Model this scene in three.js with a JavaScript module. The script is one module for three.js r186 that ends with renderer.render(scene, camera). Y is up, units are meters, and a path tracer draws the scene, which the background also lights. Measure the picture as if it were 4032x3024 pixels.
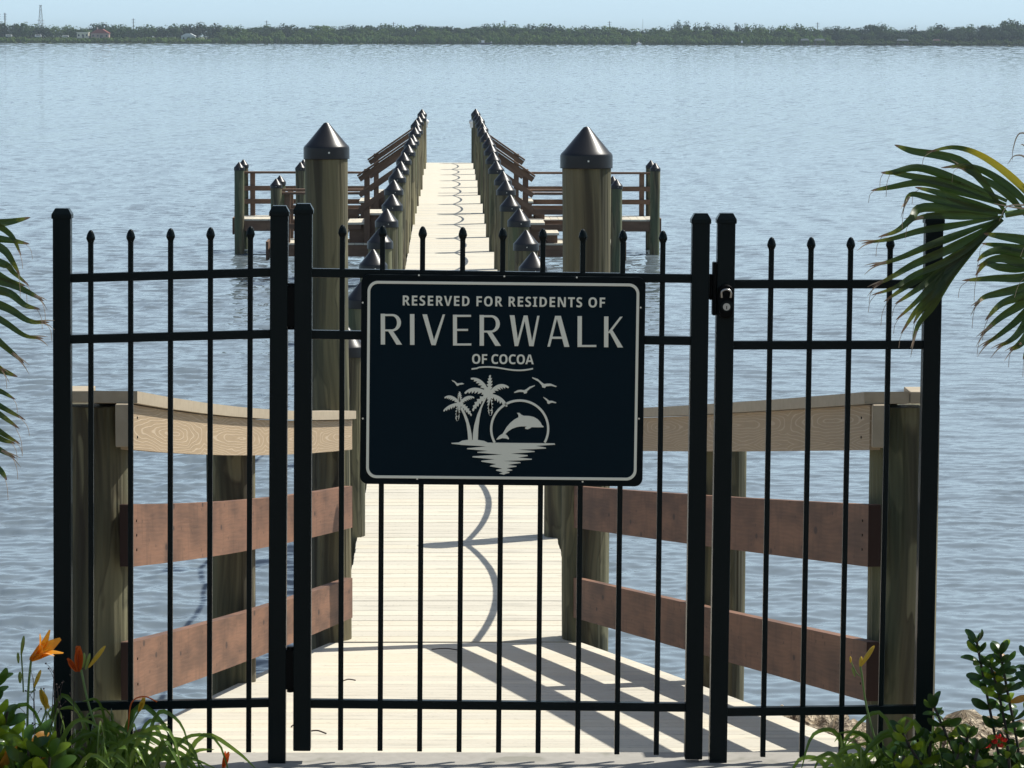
import * as THREE from 'three';
import { RoundedBoxGeometry } from 'three/addons/geometries/RoundedBoxGeometry.js';
import { mergeGeometries } from 'three/addons/utils/BufferGeometryUtils.js';
import { FontLoader } from 'three/addons/loaders/FontLoader.js';

// ------------------------------------------------------------------ camera, sky, sun, exposure
const scene = new THREE.Scene();
const camera = new THREE.PerspectiveCamera(12.79, 4 / 3, 0.1, 6000);
camera.position.set(0, 3.9, 0);
camera.rotation.order = 'YXZ';
camera.rotation.set(-0.10094, -0.01932, 0.0028);

const sstep = (a, b, x) => { const t = Math.min(1, Math.max(0, (x - a) / (b - a))); return t * t * (3 - 2 * t); };
const SUN = new THREE.Vector3(0.652, 1, -0.36).normalize();
function skyTexture() {
  const W = 1024, H = 512, d = new Float32Array(W * H * 4);
  const hor = [0.50, 0.68, 0.79], mid = [0.39, 0.53, 0.71], zen = [0.060, 0.11, 0.22], gnd = [0.16, 0.17, 0.16];
  for (let j = 0; j < H; j++) for (let i = 0; i < W; i++) {
    const th = ((j + 0.5) / H - 0.5) * Math.PI, ph = ((i + 0.5) / W - 0.5) * 2 * Math.PI;
    const y = Math.sin(th), c = Math.cos(th), x = c * Math.cos(ph), z = c * Math.sin(ph);
    const cs = x * SUN.x + y * SUN.y + z * SUN.z, o = (j * W + i) * 4;
    const a = Math.exp(-Math.max(y, 0) * 5.5), b = 1 - sstep(0.06, 0.62, y);
    const glow = 0.36 * Math.pow(Math.max(0, 0.5 + 0.5 * cs), 5) + 0.25 * Math.pow(Math.max(0, cs), 24);
    for (let k = 0; k < 3; k++) {
      let v = zen[k] * (1 - b) + b * (mid[k] * (1 - a) + hor[k] * a);
      v += glow * [1.0, 0.95, 0.85][k];
      if (y < 0) { const t = Math.min(1, -y * 30); v = v * (1 - t) + gnd[k] * t; }
      d[o + k] = v;
    }
    d[o + 3] = 1;
  }
  const t = new THREE.DataTexture(d, W, H, THREE.RGBAFormat, THREE.FloatType);
  t.mapping = THREE.EquirectangularReflectionMapping; t.magFilter = t.minFilter = THREE.LinearFilter; t.needsUpdate = true;
  return t;
}
scene.background = skyTexture();
scene.environment = scene.background;
const sun = new THREE.DirectionalLight(new THREE.Color(1, 0.96, 0.88), 5.0);
sun.position.copy(SUN).multiplyScalar(120).add(new THREE.Vector3(0, 0, -40)); sun.target.position.set(0, 0, -40);
sun.castShadow = true;
Object.assign(sun.shadow.camera, { left: -60, right: 60, top: 60, bottom: -60, near: 1, far: 300 }); sun.shadow.mapSize.set(4096, 4096);
scene.add(sun, sun.target);
const renderer = new THREE.WebGLRenderer({ antialias: true });
renderer.toneMapping = THREE.LinearToneMapping;
renderer.toneMappingExposure = 1.15;
renderer.shadowMap.enabled = true;

// ------------------------------------------------------------------ helpers
let seed = 7;
const rnd = () => { seed = (seed * 1664525 + 1013904223) >>> 0; return seed / 4294967296; };
const rr = (a, b) => a + (b - a) * rnd();
const V = (x, y, z) => new THREE.Vector3(x, y, z);
const used = {};
const numbered = n => { const k = used[n] = (used[n] ?? -1) + 1; return k ? `${n}_${String(k).padStart(3, '0')}` : n; };
function shade(o) { o.castShadow = o.receiveShadow = true; return o; }
function obj(name, geo, mat, parent) { const m = shade(new THREE.Mesh(geo, mat)); m.name = parent ? name : numbered(name); (parent || scene).add(m); return m; }
function tag(o, label, category, group) { Object.assign(o.userData, { label, category }); if (group) o.userData.group = group; return o; }
function thing(name, label, category, pos = [0, 0, 0], group) { const g = new THREE.Group(); g.name = numbered(name); g.position.set(...pos); scene.add(g); return tag(g, label, category, group); }
function struct(name, geo, mat) { const m = obj(name, geo, mat); m.userData.kind = 'structure'; return m; }
function sub(name, parent, pos = [0, 0, 0]) { const g = new THREE.Group(); g.name = name; g.position.set(...pos); parent.add(g); return g; }

// uv in metres: u along the longest side of a box
function metreUV(g) {
  g.computeBoundingBox(); const s = g.boundingBox.getSize(V(0, 0, 0)), dims = [s.x, s.y, s.z], L = dims.indexOf(Math.max(...dims));
  const p = g.attributes.position, n = g.attributes.normal, uv = new Float32Array(p.count * 2);
  for (let i = 0; i < p.count; i++) {
    const q = [p.getX(i), p.getY(i), p.getZ(i)], m = [Math.abs(n.getX(i)), Math.abs(n.getY(i)), Math.abs(n.getZ(i))], f = m.indexOf(Math.max(...m));
    let [a, b] = [0, 1, 2].filter(k => k !== f); if (b === L) [a, b] = [b, a];
    uv[2 * i] = q[a]; uv[2 * i + 1] = q[b];
  }
  g.setAttribute('uv', new THREE.BufferAttribute(uv, 2)); return g;
}
function box(w, h, d, x = 0, y = 0, z = 0, r = 0.003) {
  const g = r ? new RoundedBoxGeometry(w, h, d, 1, Math.min(r, w / 3, h / 3, d / 3)) : new THREE.BoxGeometry(w, h, d);
  metreUV(g); g.translate(x, y, z); return g;
}
function shiftUV(g, du, dv) { const u = g.attributes.uv; for (let i = 0; i < u.count; i++) u.setXY(i, u.getX(i) + du, u.getY(i) + dv); return g; }
function merge(list) { return mergeGeometries(list.map(g => { const h = g.index ? g.toNonIndexed() : g; for (const k of Object.keys(h.attributes)) if (!['position', 'normal', 'uv'].includes(k)) h.deleteAttribute(k); return h; })); }
// board of section w (across) by h (upright) swept along a path, faces plumb
function sweepBoard(path, w, h, u0 = 0) {
  const pos = [], uv = [], idx = []; let d = u0;
  const ring = [[-w / 2, -h / 2], [w / 2, -h / 2], [w / 2, h / 2], [-w / 2, h / 2]];
  const rows = path.map((p, i) => {
    const t = path[Math.min(i + 1, path.length - 1)].clone().sub(path[Math.max(i - 1, 0)]); t.y = 0; t.normalize();
    if (i) d += p.distanceTo(path[i - 1]);
    return { p, s: V(-t.z, 0, t.x), d };
  });
  const quad = (a, b, c, e, ua) => { const k = pos.length / 3; for (const [q, i] of [[a, 0], [b, 1], [c, 2], [e, 3]]) { pos.push(q.x, q.y, q.z); uv.push(...ua[i]); } idx.push(k, k + 1, k + 2, k, k + 2, k + 3); };
  const P = (r, q) => r.p.clone().addScaledVector(r.s, q[0]).add(V(0, q[1], 0));
  for (let i = 0; i + 1 < rows.length; i++) for (let f = 0; f < 4; f++) {
    const q0 = ring[f], q1 = ring[(f + 1) % 4], v0 = f * 0.3, v1 = v0 + Math.hypot(q1[0] - q0[0], q1[1] - q0[1]);
    quad(P(rows[i], q0), P(rows[i], q1), P(rows[i + 1], q1), P(rows[i + 1], q0), [[rows[i].d, v0], [rows[i].d, v1], [rows[i + 1].d, v1], [rows[i + 1].d, v0]]);
  }
  for (const [r, s] of [[rows[0], 1], [rows[rows.length - 1], 0]]) { const q = ring.map(k => P(r, k)); if (s) q.reverse(); quad(...q, [[0, 0], [w, 0], [w, h], [0, h]]); }
  const g = new THREE.BufferGeometry(); g.setAttribute('position', new THREE.Float32BufferAttribute(pos, 3)); g.setAttribute('uv', new THREE.Float32BufferAttribute(uv, 2)); g.setIndex(idx);
  const n = g.toNonIndexed(); n.computeVertexNormals(); return n;
}
// noise
function hash(x, y, s) { let h = (x * 374761393 + y * 668265263 + s * 1274126177) | 0; h = Math.imul(h ^ (h >>> 13), 1274126177); return ((h ^ (h >>> 16)) >>> 0) / 4294967296; }
function vnoise(x, y, px, py, s) { // value noise, tiled with period px, py
  const xi = Math.floor(x), yi = Math.floor(y), fx = x - xi, fy = y - yi, u = fx * fx * (3 - 2 * fx), v = fy * fy * (3 - 2 * fy), m = (a, b) => ((a % b) + b) % b;
  const h = (i, j) => hash(m(xi + i, px), m(yi + j, py), s);
  return (h(0, 0) * (1 - u) + h(1, 0) * u) * (1 - v) + (h(0, 1) * (1 - u) + h(1, 1) * u) * v;
}
const fbm = (x, y, px, py, s, n = 4) => { let a = 0, w = 0.5, t = 0; for (let k = 0; k < n; k++) { a += w * vnoise(x, y, px, py, s + k * 17); t += w; w *= 0.55; x *= 2; y *= 2; px *= 2; py *= 2; } return a / t; };
function tex(W, H, fn, color = true, rep = [1, 1]) {
  const d = new Uint8Array(W * H * 4), s = v => color ? 255 * Math.pow(Math.min(1, Math.max(0, v)), 1 / 2.2) : 255 * Math.min(1, Math.max(0, v));
  for (let j = 0; j < H; j++) for (let i = 0; i < W; i++) { const c = fn((i + 0.5) / W, (j + 0.5) / H), o = (j * W + i) * 4; const q = Array.isArray(c) ? c : [c, c, c]; d[o] = s(q[0]); d[o + 1] = s(q[1]); d[o + 2] = s(q[2]); d[o + 3] = 255; }
  const t = new THREE.DataTexture(d, W, H, THREE.RGBAFormat); t.wrapS = t.wrapT = THREE.RepeatWrapping; t.magFilter = THREE.LinearFilter; t.minFilter = THREE.LinearMipmapLinearFilter; t.generateMipmaps = true;
  if (color) t.colorSpace = THREE.SRGBColorSpace; t.repeat.set(...rep); t.needsUpdate = true; return t;
}
const lin = (r, g, b) => new THREE.Color().setRGB(r, g, b);
const mat = o => new THREE.MeshPhysicalMaterial({ roughness: 0.7, ...o });
const mix = (a, b, t) => a.map((v, i) => v + (b[i] - v) * t);

// ------------------------------------------------------------------ materials
// treated pine piles: streaks down the length, peeled pale patches, green stain
function pileTex(s, green) {
  return tex(256, 1024, (u, v) => {
    const wv = 0.02 * Math.sin(v * 19 + s) + 0.05 * (fbm(u * 3, v * 5, 3, 5, s + 40, 2) - 0.5), U = u + wv;
    const st = fbm(U * 14, v * 2, 14, 2, s, 5), big = fbm(U * 5, v * 5, 5, 5, s + 50, 4), fine = vnoise(U * 90, v * 12, 90, 12, s + 70);
    let c = mix([0.042, 0.035, 0.019], [0.155, 0.136, 0.074], sstep(0.30, 0.68, st));
    const e = Math.abs(big - 0.57); c = mix(c, [0.24, 0.215, 0.12], sstep(0.56, 0.585, big) * 0.62); c = mix(c, [0.05, 0.038, 0.02], sstep(0.02, 0.004, e) * 0.5);
    c = mix(c, [0.024, 0.019, 0.012], sstep(0.61, 0.70, fbm(U * 9, v * 4, 9, 4, s + 90, 3)) * 0.6);
    c = mix(c, [0.075, 0.11, 0.058], green * sstep(0.35, 0.7, fbm(u * 4, v * 3, 4, 3, s + 30, 3)));
    return c.map(k => k * (0.86 + 0.28 * fine));
  });
}
const pileBump = tex(256, 512, (u, v) => 0.6 * fbm(u * 30, v * 4, 30, 4, 5, 4) + 0.4 * vnoise(u * 70, v * 8, 70, 8, 9), false);
const M = {};
M.pile = [mat({ map: pileTex(1, 0.25), bumpMap: pileBump, bumpScale: 0.010, roughness: 0.85 }), mat({ map: pileTex(2, 0.7), bumpMap: pileBump, bumpScale: 0.010, roughness: 0.85 }), mat({ map: pileTex(3, 0.45), bumpMap: pileBump, bumpScale: 0.010, roughness: 0.85 })];
M.cap = mat({ color: lin(0.008, 0.009, 0.011), roughness: 0.36, specularIntensity: 0.9 });
M.screw = mat({ color: lin(0.7, 0.7, 0.66), roughness: 0.3, metalness: 0.9 });
// powder coated aluminium of the fence
M.black = mat({ color: lin(0.0060, 0.0105, 0.0115), roughness: 0.27, specularIntensity: 0.18 });
M.black2 = mat({ color: lin(0.0015, 0.0018, 0.002), roughness: 0.45, specularIntensity: 0.15 });
M.chrome = mat({ color: lin(0.45, 0.45, 0.44), roughness: 0.3, metalness: 1 });
// red-brown stained lumber
function woodTex(s, a, b, knot) {
  const ks = Array.from({ length: 7 }, (_, i) => [hash(i, 3, s), 0.15 + 0.7 * hash(i, 9, s), 0.006 + 0.006 * hash(i, 5, s)]);
  return tex(1024, 256, (u, v) => {
    let w = v * 9 + 2.2 * fbm(u * 4, v * 2, 4, 2, s, 3), kd = 9;
    for (const [ku, kv, kr] of ks) { let du = Math.abs(u - ku); du = Math.min(du, 1 - du); const q = Math.hypot(du * 1.2, (v - kv) * 0.30) / kr; kd = Math.min(kd, q); w += 1.1 * Math.exp(-q * q * 0.12); }
    const g = 0.5 + 0.5 * Math.sin(w * 14), f = fbm(u * 18, v * 46, 18, 46, s + 4, 3), blotch = fbm(u * 7, v * 3, 7, 3, s + 11, 4);
    let c = mix(a, b, 0.12 * g + 0.30 * f + 0.58 * sstep(0.25, 0.75, blotch));
    c = mix(c, knot, sstep(1.5, 0.8, kd) * 0.85); const dr = fbm(u * 60, v * 2, 60, 2, s + 61, 2); c = mix(c, a.map(k => k * 0.6), sstep(0.66, 0.76, dr) * 0.2);
    if (hash(Math.floor(u * 170), Math.floor(v * 30), s + 31) > 0.996) c = mix(c, knot, 0.6);
    return c;
  }, true, [0.42, 3.3]);
}
const woodBump = tex(512, 256, (u, v) => fbm(u * 14, v * 60, 14, 60, 21, 3), false, [0.42, 3.3]);
M.red = [1, 2].map(s => mat({ map: woodTex(s * 13, [0.078, 0.036, 0.020], [0.255, 0.125, 0.070], [0.03, 0.012, 0.008]), bumpMap: woodBump, bumpScale: 0.0006, roughness: 0.72 }));
M.brown = mat({ map: woodTex(77, [0.10, 0.055, 0.032], [0.21, 0.125, 0.075], [0.04, 0.02, 0.012]), bumpMap: woodBump, bumpScale: 0.002, roughness: 0.75 });
// tan composite decking: fine lengthwise brushing
const deckTex = s => tex(1024, 128, (u, v) => {
  const f = fbm(u * 6, v * 40, 6, 40, s, 3), p = fbm(u * 9, v * 3, 9, 3, s + 5, 4), sp = fbm(u * 120, v * 18, 120, 18, s + 9, 2);
  const c = mix([0.57, 0.525, 0.43], [0.72, 0.68, 0.575], 0.5 * f + 0.5 * p); const dirt = sstep(0.60, 0.72, fbm(u * 5, v * 2, 5, 2, s + 23, 4)); return c.map(k => k * (sp > 0.80 ? 0.72 : 1) * (1 - 0.16 * dirt));
}, true, [0.5, 7]);
const deckBump = tex(256, 128, (u, v) => 0.5 + 0.5 * Math.sin(v * 2 * Math.PI * 10), false, [0.5, 7]);
M.deck = [3, 4, 5].map((s, i) => mat({ map: deckTex(s), bumpMap: deckBump, bumpScale: 0.001, roughness: 0.68, color: lin(...[[1, 0.99, 0.96], [0.88, 0.88, 0.87], [0.96, 0.94, 0.89]][i]) }));
// tan composite fascia with embossed cathedral grain
const grain = (u, v) => { // long cathedral arches
  const n = fbm(u * 8, v * 2, 8, 2, 88, 3) - 0.5, uc = u * 2, k = Math.floor(uc), du = uc - k - 0.6, w0 = (v - 0.5) * 2;
  const arch = Math.sqrt(du * du * (du > 0 ? 4.5 : 1.4) + w0 * w0 * 1.1), w = (arch + 0.5 * n) * 7.5, fr = w - Math.floor(w);
  return sstep(0.70, 0.80, fr) * (1 - sstep(0.90, 1.0, fr));
};
const fasciaTex = (a, b) => tex(1024, 256, (u, v) => { const g = grain(u, v), p = fbm(u * 30, v * 12, 30, 12, 6, 3); return mix(a, b, g).map(k => k * (0.93 + 0.14 * p)); }, true, [0.35, 6.9]);
const fasciaBump = tex(1024, 256, (u, v) => 1 - grain(u, v), false, [0.35, 6.9]);
M.fascia = mat({ map: fasciaTex([0.385, 0.288, 0.18], [0.50, 0.40, 0.28]), bumpMap: fasciaBump, bumpScale: 0.0004, roughness: 0.7 });
M.railcap = mat({ map: tex(256, 256, (u, v) => { const f = fbm(u * 20, v * 20, 20, 20, 12, 4); return mix([0.36, 0.30, 0.21], [0.46, 0.39, 0.285], f); }, true, [2, 2]), roughness: 0.7 });
M.shadedEndGrain = mat({ color: lin(0.035, 0.016, 0.011), roughness: 0.9 });  // end grain brown, darkened further to paint in the shade on these faces
M.rope = mat({ color: lin(0.02, 0.02, 0.022), roughness: 0.9 });
M.white = mat({ color: lin(0.78, 0.78, 0.76), roughness: 0.45 });

// ------------------------------------------------------------------ setting: water, land
const waves = []; { // wind ripples on the lagoon
  let s = 11; const q = () => { s = (s * 1664525 + 1013904223) >>> 0; return s / 4294967296; };
  for (let i = 0; i < 60; i++) {
    const L = 0.11 * Math.pow(12, Math.pow(q(), 1.7)), th = -Math.PI / 2 + 0.10 + (q() + q() + q() - 1.5) * 1.25, k = 2 * Math.PI / L;
    waves.push([k * Math.cos(th), k * Math.sin(th), q() * 6.283, 0.034 * (0.5 + q()) * (L < 0.2 ? 0.95 : L > 0.75 ? 0.35 : 1.05) / k]);
  }
}
function surf(x, z, dz) { // height and slopes; waves shorter than the mesh can carry are weakened
  let h = 0, sx = 0, sz = 0;
  const patch = 0.80 + 0.34 * vnoise(x * 0.6 + 50, z * 0.35 + 400, 9999, 9999, 3) + 0.30 * (vnoise(x * 0.012 + 90, z * 0.035 + 700, 9999, 9999, 4) - 0.5);
  const lee = 1 - 0.42 * sstep(-0.02, 0.14, x / (-z + 4) + 0.03 * vnoise(x * 0.3 + 40, z * 0.1 + 300, 9999, 9999, 8)) * (1 - sstep(40, 130, -z));
  for (const [kx, kz, p, a] of waves) { const w = dz * Math.abs(kz) / 6.283, f = Math.max(0.36 + 0.09 * sstep(50, 170, -z), 1 / Math.sqrt(1 + 2.5 * w * w)), t = kx * x + kz * z + p, c = f * Math.cos(t); h += a * Math.sin(t); sx += a * kx * c; sz += a * kz * c; }
  return [h * patch * lee, sx * patch * lee, sz * patch * lee];
}
function waterGeo() {
  const zs = []; for (let Z = 10.9; Z < 1835;) { zs.push(Z); Z += Math.max(0.032, (0.6 - 0.4 * sstep(50, 170, Z)) * Z * Z / 13361); }
  const NC = 560, pos = [], nor = [], uv = [], idx = [];
  for (const Z of zs) for (let i = 0; i <= NC; i++) {
    const u = i / NC * 2 - 1, half = 6 + 0.38 * Z, x = (0.5 * u + 0.5 * u * u * u) * half + 0.0193 * Z, [h, sx, sz] = surf(x, -Z, Math.max(0.032, 0.6 * Z * Z / 13361));
    pos.push(x, Z < 120 ? h : 0, -Z); const l = 1 / Math.hypot(sx, 1, sz); nor.push(-sx * l, l, -sz * l); uv.push(x, Z);
  }
  for (let j = 0; j + 1 < zs.length; j++) for (let i = 0; i < NC; i++) { const a = j * (NC + 1) + i, b = a + NC + 1; idx.push(a, a + 1, b + 1, a, b + 1, b); }
  // still water off to both sides, so the river goes on outside the view
  const side = (x0, z0, x1, z1, x2, z2, x3, z3) => { const k = pos.length / 3; for (const [x, z] of [[x0, z0], [x1, z1], [x2, z2], [x3, z3]]) { pos.push(x, -0.02, z); nor.push(0, 1, 0); uv.push(x, -z); } idx.push(k, k + 1, k + 2, k, k + 2, k + 3); };
  const Zn = zs[0], Zf = zs[zs.length - 1], e = (Z, s) => s * (6 + 0.38 * Z) + 0.0193 * Z;
  side(-900, -Zn, e(Zn, -1), -Zn, e(Zf, -1), -Zf, -900, -Zf);
  side(e(Zn, 1), -Zn, 900, -Zn, 900, -Zf, e(Zf, 1), -Zf);
  const g = new THREE.BufferGeometry(); g.setAttribute('position', new THREE.Float32BufferAttribute(pos, 3)); g.setAttribute('normal', new THREE.Float32BufferAttribute(nor, 3)); g.setAttribute('uv', new THREE.Float32BufferAttribute(uv, 2)); g.setIndex(idx); return g;
}
M.water = mat({ color: lin(0.14, 0.178, 0.205), roughness: 0.06, ior: 1.333 });
struct('water', waterGeo(), M.water);

const soilTex = tex(512, 512, (u, v) => { const f = fbm(u * 40, v * 40, 40, 40, 3, 4), g = fbm(u * 6, v * 6, 6, 6, 8, 3); return mix([0.10, 0.075, 0.05], [0.24, 0.20, 0.14], 0.6 * f + 0.4 * g); }, true, [0.5, 0.5]);
M.soil = mat({ map: soilTex, roughness: 0.95 });
{ // near bank: planting beds at fence level, rising to where the photographer stands, falling to the water
  const prof = [[14, 2.5], [4, 2.45], [-2, 2.3], [-6, 2.0], [-9.0, 1.72], [-10.0, 1.66], [-11.0, 1.42], [-12.3, 1.12], [-13.1, 0.45], [-14.4, -0.6]];
  const xs = []; for (let x = -40; x <= 40; x += (Math.abs(x) < 4 ? 0.25 : 2)) xs.push(x);
  const pos = [], uv = [], idx = [];
  for (const [z, y] of prof) for (const x of xs) { pos.push(x, y + 0.05 * (hash(Math.round(x * 8), Math.round(z * 8), 2) - 0.5), z); uv.push(x, z); }
  for (let j = 0; j + 1 < prof.length; j++) for (let i = 0; i + 1 < xs.length; i++) { const a = j * xs.length + i, b = a + xs.length; idx.push(a, a + 1, b + 1, a, b + 1, b); }
  const g = new THREE.BufferGeometry(); g.setAttribute('position', new THREE.Float32BufferAttribute(pos, 3)); g.setAttribute('uv', new THREE.Float32BufferAttribute(uv, 2)); g.setIndex(idx); g.computeVertexNormals();
  struct('ground', g, M.soil);
}
const concTex = tex(512, 512, (u, v) => { const f = fbm(u * 60, v * 60, 60, 60, 13, 3), g = fbm(u * 5, v * 5, 5, 5, 18, 4), m = sstep(0.55, 0.68, fbm(u * 9, v * 9, 9, 9, 28, 4)); let c = mix([0.27, 0.255, 0.225], [0.43, 0.41, 0.365], 0.5 * f + 0.5 * g); return mix(c, [0.16, 0.16, 0.12], 0.5 * m); }, true, [0.8, 0.8]);
M.concrete = mat({ map: concTex, roughness: 0.9, bumpMap: concTex, bumpScale: 0.003 });
struct('concrete_path', box(1.95, 0.16, 0.75, 0.2, 1.69, -9.72, 0.008), M.concrete);

// ------------------------------------------------------------------ fence, gate and sign
const FZ = -9.96;
const capGeo = merge([box(0.058, 0.014, 0.058, 0, 0.007, 0, 0.002), (() => { const g = new THREE.CylinderGeometry(0.019 * Math.SQRT2, 0.028 * Math.SQRT2, 0.016, 4, 1); g.rotateY(Math.PI / 4); const n = g.toNonIndexed(); n.computeVertexNormals(); n.translate(0, 0.022, 0); return n; })()]);
const finialGeo = (() => { const pts = [[0.0079, -0.004], [0.0088, 0.003], [0.0135, 0.013], [0.0135, 0.017], [0.0108, 0.027], [0.0062, 0.0355], [0.003, 0.038], [0, 0.0385]].map(p => new THREE.Vector2(p[0] * 1.0, p[1])); const g = new THREE.LatheGeometry(pts, 8); g.rotateY(Math.PI / 8); return g; })();
function post(parent, x, y0, y1) { const p = sub('post', parent, [x, 0, 0]); obj('shaft', box(0.0515, y1 - y0, 0.0515, 0, (y0 + y1) / 2, 0, 0.003), M.black, p); const c = obj('post_cap', capGeo, M.black, p); c.position.y = y1 - 0.002; return p; }
function picket(parent, x, y0, y1) { const p = sub('picket', parent, [x, 0, 0]); obj('bar', box(0.0152, y1 - y0 - 0.034, 0.0152, 0, (y0 + y1 - 0.034) / 2, 0, 0.0015), M.black, p); const f = obj('finial', finialGeo, M.black, p); f.position.y = y1 - 0.0385; return p; }
function rail(parent, x0, x1, y0, y1) { const L = Math.hypot(x1 - x0, y1 - y0), m = obj('rail', box(L, 0.0255, 0.0255, 0, 0, 0, 0.002), M.black, parent); m.position.set((x0 + x1) / 2, (y0 + y1) / 2, 0); m.rotation.z = Math.atan2(y1 - y0, x1 - x0); return m; }
// a fence section: tilt leans the whole section a little, as it stands
function section(name, label, cat, xs, rails, posts, pk, lean, pivot) {
  const g = thing(name, label, cat, [pivot[0], pivot[1], FZ], cat === 'fence' ? 'black picket fence along the seawall' : undefined); g.rotation.z = lean;
  const X = x => x - pivot[0], Y = y => y - pivot[1];
  for (const [x, y0, y1] of posts) post(g, X(x), Y(y0), Y(y1));
  for (const [ya, yb] of rails) rail(g, X(xs[0]), X(xs[1]), Y(ya), Y(yb));
  for (const [x, y0, y1] of pk) picket(g, X(x), Y(y0), Y(y1));
  return g;
}
const seq = (n, a, d) => Array.from({ length: n }, (_, i) => a + i * d);
const leftFence = section('fence_panel', 'black metal fence panel holding the gate hinges, beside the orange lilies', 'fence', [-1.125, -0.495], [[3.196, 3.221], [3.018, 3.041], [1.934, 1.951]], [[-1.127, 1.62, 3.372], [-0.498, 1.70, 3.386]],
  seq(5, -1.045, 0.1158).map((x, i) => [x, 1.797 + 0.001 * i, 3.337 + 0.004 * i]), -0.0085, [-0.81, 1.77]);
const rightFence = section('fence_panel', 'black metal fence panel with the gate lock, crossed by palm fronds', 'fence', [0.806, 1.408], [[3.183, 3.188], [3.004, 3.01], [1.917, 1.928]], [[0.804, 1.70, 3.362], [1.41, 1.62, 3.367]],
  seq(4, 0.9375, 0.1157).map((x, i) => [x, 1.782, 3.321 + 0.001 * i]), -0.0068, [1.1, 1.77]);
const gate = section('gate', 'black metal picket gate with spear tops, carrying the sign', 'gate', [-0.422, 0.73], [[3.213, 3.204], [3.033, 3.022], [1.942, 1.936]], [[-0.424, 1.803, 3.386], [0.731, 1.783, 3.367]],
  seq(9, -0.311, 0.1166).map((x, i) => [x, 1.802 - 0.0012 * i, 3.353 - 0.0012 * i]), -0.006, [0.16, 1.77]);
{ // hinges on the gate, closing the slit to the hinge post
  for (const y of [3.115, 2.045]) {
    const h = sub('hinge', gate, [-0.461 - 0.16, y - 1.77, 0]);
    obj('hinge_body', box(0.034, 0.118, 0.042, 0, 0, 0.002, 0.004), M.black2, h);
    const k = obj('knuckle', new THREE.CylinderGeometry(0.010, 0.010, 0.135, 14), M.black2, h); k.position.set(0.002, 0, 0.012);
  }
  const s = sub('strike', gate, [0.763 - 0.16, 3.18 - 1.77, 0]);
  obj('strike_plate', box(0.008, 0.075, 0.03, 0, 0, 0, 0.002), M.black2, s); obj('strike_knob', (() => { const g = new THREE.SphereGeometry(0.011, 16, 10); g.scale(0.8, 1.1, 1); return g; })(), M.black2, s).position.set(0.008, 0.002, 0.004);
  // lock on the latch post
  const L = sub('lock', rightFence, [0.803 - 1.1, 3.135 - 1.77, 0.026]);
  obj('lock_plate', box(0.012, 0.155, 0.045, -0.031, 0.035, -0.02, 0.003), M.black2, L);
  const body = (() => { const s = new THREE.Shape(), w = 0.0185, h = 0.027; s.moveTo(-w, -h); s.absarc(0, -h, w, Math.PI, 2 * Math.PI); s.lineTo(w, h); s.absarc(0, h, w, 0, Math.PI); const g = new THREE.ExtrudeGeometry(s, { depth: 0.022, bevelEnabled: true, bevelSize: 0.004, bevelThickness: 0.004, bevelSegments: 3, curveSegments: 14 }); return g; })();
  obj('lock_body', body, M.black2, L);
  const face = obj('lock_cover', new THREE.CylinderGeometry(0.0165, 0.018, 0.01, 24), M.black, L); face.rotation.x = Math.PI / 2; face.position.set(0.001, -0.012, 0.031);
  const cyl = obj('key_cylinder', new THREE.CylinderGeometry(0.0105, 0.0105, 0.006, 20), M.chrome, L); cyl.rotation.x = Math.PI / 2; cyl.position.set(0.001, -0.014, 0.037);
  obj('keyhole', box(0.0026, 0.010, 0.002, 0.001, -0.016, 0.0404, 0), M.black2, L);
  obj('shackle', (() => { const c = new THREE.CatmullRomCurve3([V(-0.013, 0.012, 0.03), V(-0.013, 0.030, 0.032), V(0, 0.036, 0.033), V(0.013, 0.030, 0.032), V(0.013, 0.012, 0.03)]); return new THREE.TubeGeometry(c, 20, 0.0032, 8); })(), M.chrome, L);
}

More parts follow.
